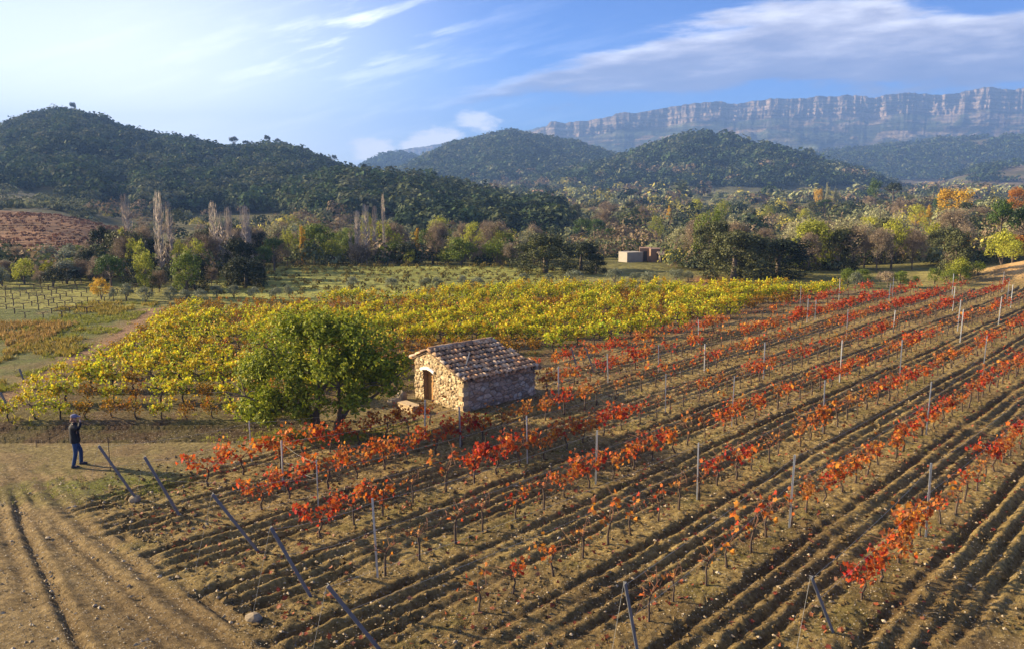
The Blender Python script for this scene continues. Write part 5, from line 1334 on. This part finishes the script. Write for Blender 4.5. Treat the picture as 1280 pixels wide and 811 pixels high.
# ================================================================== FAR BUILDINGS
def shed(name, label, px, py, Y, L, W, H, rz, col, roofcol, pitch, roof=True, windows=()):
    x = Y * upx(px, py); z = float(height(x, Y)); r = empty(name, (x, Y, z), rz); tag(r, label, 'building')
    mb = MB(); box(mb, (0, 0, H / 2 - .3), (L / 2, W / 2, H / 2 + .3))
    mb.add([(-L / 2, -W / 2, H + .003), (-L / 2, W / 2, H + .003), (-L / 2, 0, H + pitch), (L / 2, -W / 2, H + .003), (L / 2, W / 2, H + .003), (L / 2, 0, H + pitch)], [[0, 1, 2], [3, 5, 4]]) if roof else None
    child(mb.build('wall', plain('render_' + name, col, .9, .2, 1.5, .22)), r)
    if roof:
        mb = MB(); e = .25; v = [(-L / 2 - e, -W / 2 - e, H - .1), (L / 2 + e, -W / 2 - e, H - .1), (L / 2 + e, 0, H + pitch + .05), (-L / 2 - e, 0, H + pitch + .05), (L / 2 + e, W / 2 + e, H - .1), (-L / 2 - e, W / 2 + e, H - .1)]
        v += [(a, b, c + .12) for a, b, c in v]; mb.add(v, [[6, 7, 8, 9], [9, 8, 10, 11], [3, 2, 1, 0], [5, 4, 2, 3], [0, 1, 7, 6], [4, 5, 11, 10], [1, 2, 8, 7], [2, 4, 10, 8], [3, 0, 6, 9], [5, 3, 9, 11]])
        child(mb.build('roof', plain('tiles_' + name, roofcol, .9, .2, 3, .3)), r)
    for (wx, wz, ww, wh, face) in windows:
        mb = MB()
        if face == 'f': box(mb, (wx, -W / 2 - .01, wz), (ww / 2, .03, wh / 2))
        else: box(mb, (-L / 2 - .01, wx, wz), (.03, ww / 2, wh / 2))
        child(mb.build('window', plain('dark_opening', (.03, .03, .03), .5)), r)
    return r
shed('stone_shed', 'whitish grey stone shed with lit left end wall behind the olives', 788, 330, 110, 2.5, 2.2, 1.4, R(24), (.30, .27, .23), (.3, .2, .15), .3, False)
mb = MB()
x = 125 * upx(782, 330); 
rr = shed('brick_ruin', 'brown roofless brick ruin right of the whitish shed', 806, 330, 112, 1.6, 2.6, 1.9, R(-8), (.24, .15, .10), (.3, .2, .15), .3, False, ((0, .8, .5, 1.4, 'f'),))
shed('brick_ruin', 'second brown brick ruin wall farther right of the shed', 819, 331, 111, 2.0, 2.3, 1.85, R(6), (.22, .14, .10), (.3, .2, .15), .3, False, ((.2, .8, .5, 1.3, 'f'),))
shed('farm_shed', 'low dark lean-to at the right end of the ruins', 829, 336, 109, 1.2, 1.8, 1.1, R(0), (.10, .08, .07), (.2, .15, .12), .2, True)
shed('farmhouse', 'small pink tiled farmhouse on the slope above the ruins', 845, 305, 140, 2.2, 2.0, 1.3, R(28), (.50, .38, .28), (.36, .19, .12), .45, True, ((.3, .7, .35, .5, 'f'), (-.3, .7, .3, .4, 's')))
shed('farmhouse', 'white low house among pines on the far ridge', 1132, 240, 420, 9, 5, 3., R(-10), (.75, .70, .62), (.4, .2, .12), 1., True, ((1, 1.5, .9, 1.1, 'f'), (-2, 1.5, .9, 1.1, 'f')))
shed('farmhouse', 'reddish roof just visible behind the big domed oak', 668, 290, 212, 3.4, 3, 1.1, R(5), (.45, .36, .3), (.38, .2, .14), .8, True)
shed('farmhouse', 'orange tiled house among the far terraced fields', 672, 243, 620, 7, 5, 3.4, R(15), (.55, .4, .28), (.42, .22, .12), 1.2, True, ((1, 1.8, 1., 1.2, 'f'),))

# ================================================================== PERSON
def skin(name, pts, edges, mat, sub=2, parent=None, extra=None):
    me = bpy.data.meshes.new(name + '_skel'); me.from_pydata([p[0] for p in pts], edges, []); o = bpy.data.objects.new(name + '_skel', me); C.objects.link(o)
    md = o.modifiers.new('s', 'SKIN'); md.use_smooth_shade = True
    sd = me.skin_vertices[0].data
    for i, p in enumerate(pts):
        r = p[1]; sd[i].radius = (r, r) if not hasattr(r, '__len__') else r; sd[i].use_root = (i == 0)
    m2 = o.modifiers.new('d', 'SUBSURF'); m2.levels = sub; m2.render_levels = sub
    dg = bpy.context.evaluated_depsgraph_get(); dg.update(); nm = bpy.data.meshes.new_from_object(o.evaluated_get(dg))
    C.objects.unlink(o); bpy.data.objects.remove(o); nm.name = name; nm.materials.clear(); nm.materials.append(mat)
    n = bpy.data.objects.new(name, nm); C.objects.link(n)
    for p in nm.polygons: p.use_smooth = True
    if parent: child(n, parent)
    return n

def person():
    """local frame: facing +X, left = +Y"""
    x, y, z = at(97, 583); r = empty('person', (x, y, z + .03), R(22))
    tag(r, 'person in dark jacket, jeans and cap holding a hand up to the face', 'person')
    MSK = plain('skin', (.48, .28, .19), .6, .3, 5, .1); MJ = plain('navy_jacket', (.008, .009, .015), .8, .3, 12, .3, .3); MD = plain('blue_denim', (.022, .048, .12), .85, .25, 14, .35, .3); MSH = plain('dark_shoe', (.03, .03, .04), .6); MH = plain('hair', (.22, .11, .06), .8)
    hipz = .93
    # body: one continuous figure (pelvis root)
    P = [((0, 0, hipz), (.13, .16)), ((0, 0, 1.15), (.12, .15)), ((.0, 0, 1.36), (.125, .17)), ((.015, 0, 1.49), .062), ((.03, 0, 1.56), .062), ((.05, 0, 1.66), (.098, .08)), ((.045, 0, 1.745), (.07, .06)),
         ((.0, .19, 1.41), .06), ((-.03, .29, 1.17), .043), ((.16, .27, 1.30), .036), ((.0, -.19, 1.41), .06), ((.17, -.33, 1.37), .043), ((.22, -.17, 1.58), .032),
         ((.0, .10, .86), .09), ((.12, .13, .50), .058), ((.10, .15, .10), .045), ((.21, .16, .04), .035),
         ((.0, -.10, .86), .09), ((.0, -.14, .50), .058), ((-.10, -.16, .10), .045), ((.02, -.18, .04), .035),
         ((.20, .13, 1.50), .028), ((.19, .06, 1.60), .026), ((.195, -.09, 1.635), .028)]
    E = [(0, 1), (1, 2), (2, 3), (3, 4), (4, 5), (5, 6), (2, 7), (7, 8), (8, 9), (2, 10), (10, 11), (11, 12), (0, 13), (13, 14), (14, 15), (15, 16), (0, 17), (17, 18), (18, 19), (19, 20), (9, 21), (21, 22), (12, 23)]
    body = skin('body', P, E, MSK, 2, r)
    # nose, ears and fingers are fused into the same mesh
    mb = MB(); rng = np.random.default_rng(1)
    def ball(c, s):
        bm = bmesh.new(); bmesh.ops.create_uvsphere(bm, u_segments=10, v_segments=7, radius=1); v = np.array([q.co[:] for q in bm.verts]) * s + c
        for k in (3, 4):
            f = [[q.index for q in p.verts] for p in bm.faces if len(p.verts) == k]
            if f: mb.add(v if k == 3 else v, f, 0, True)
        bm.free()
    ball((.145, 0, 1.645), (.02, .014, .022)); ball((.04, .082, 1.65), (.02, .012, .032)); ball((.04, -.082, 1.65), (.02, .012, .032))
    for base, dirn in (((.195, -.09, 1.635), (.1, .75, .35)), ((.19, .06, 1.60), (.1, -.7, .45))):
        b = np.array(base); d = nrm(np.array(dirn)); s = np.array([.3, .1, .9])
        for k in range(4):
            o_ = s * (k - 1.5) * .019; L = (.062, .074, .070, .055)[k]; tube(mb, [b + o_, b + o_ + d * L * .55, b + o_ + d * L + np.array([-.015, 0, 0])], [.0095, .009, .007], 5)
        tube(mb, [b - d * .02, b - d * .0 + [-.025, 0, -.02], b + d * .03 + [-.035, 0, -.02]], [.011, .010, .008], 5)
    ex = mb.mesh('x', MSK); bm = bmesh.new(); bm.from_mesh(body.data); bm.from_mesh(ex); bm.to_mesh(body.data); bm.free()
    # jeans
    J = [((0, 0, .97), (.135, .165)), ((0, 0, .88), (.14, .17)), ((0, .10, .80), .098), ((.125, .135, .50), .073), ((.10, .15, .07), .064), ((0, -.10, .80), .098), ((.0, -.145, .50), .073), ((-.10, -.165, .07), .064)]
    skin('jeans', J, [(0, 1), (1, 2), (2, 3), (3, 4), (1, 5), (5, 6), (6, 7)], MD, 2, r)
    # jacket: lofted torso with tapered sleeves
    def loft(mb, rings, k=18):
        a = np.arange(k) * 2 * np.pi / k; vs = [np.stack([c[0] + r[0] * np.cos(a), c[1] + r[1] * np.sin(a), np.full(k, c[2])], 1) for c, r in rings]; j_ = np.arange(k)
        mb.add(np.concatenate(vs), np.concatenate([np.stack([i_ * k + j_, i_ * k + (j_ + 1) % k, (i_ + 1) * k + (j_ + 1) % k, (i_ + 1) * k + j_], 1) for i_ in range(len(vs) - 1)]), 0, True)
        mb.add(vs[0], [list(range(k))[::-1]]); mb.add(vs[-1], [list(range(k))])
    mb = MB()
    loft(mb, [((.0, 0, .84), (.155, .185)), ((.0, 0, .90), (.165, .20)), ((.0, 0, 1.05), (.150, .180)), ((-.01, 0, 1.22), (.150, .195)), ((-.01, 0, 1.36), (.145, .225)), ((0, 0, 1.44), (.115, .20)), ((.01, 0, 1.485), (.085, .11)), ((.02, 0, 1.53), (.072, .076))])
    for arm in ([(0, .19, 1.42), (-.03, .27, 1.31), (-.035, .305, 1.17), (.06, .29, 1.22), (.14, .25, 1.32), (.185, .16, 1.47)], [(0, -.19, 1.42), (.08, -.29, 1.39), (.17, -.35, 1.37), (.20, -.29, 1.45), (.215, -.20, 1.545)]):
        tube(mb, arm, np.interp(np.linspace(0, 1, len(arm)), [0, .4, 1], [.092, .070, .046]), 10)
    child(mb.build('jacket', MJ), r)
    for nm_, s in (('shoe', (.0, .155, .10)), ('shoe', (0, -.17, -.10))):
        xx = s[2]; skin(nm_, [((xx + .0, s[1], .06), .058), ((xx + .10, s[1] + .01, .045), .048), ((xx + .19, s[1] + .015, .035), .038), ((xx - .06, s[1], .05), .045)], [(0, 1), (1, 2), (0, 3)], MSH, 2, r)
    # hair and cap
    skin('hair', [((.0, 0, 1.64), (.085, .088)), ((-.02, 0, 1.56), (.065, .07)), ((.02, 0, 1.69), (.09, .088))], [(0, 1), (0, 2)], MH, 2, r)
    mb = MB(); loft(mb, [((.035, 0, 1.695), (.118, .098)), ((.035, 0, 1.735), (.117, .097)), ((.03, 0, 1.775), (.092, .078)), ((.03, 0, 1.797), (.045, .04))])
    loft(mb, [((.155, 0, 1.700), (.075, .072)), ((.155, 0, 1.712), (.070, .066))])
    child(mb.build('cap', plain('cap_cloth', (.13, .13, .21), .85, .2, 14, .5)), r)
    return r
person()
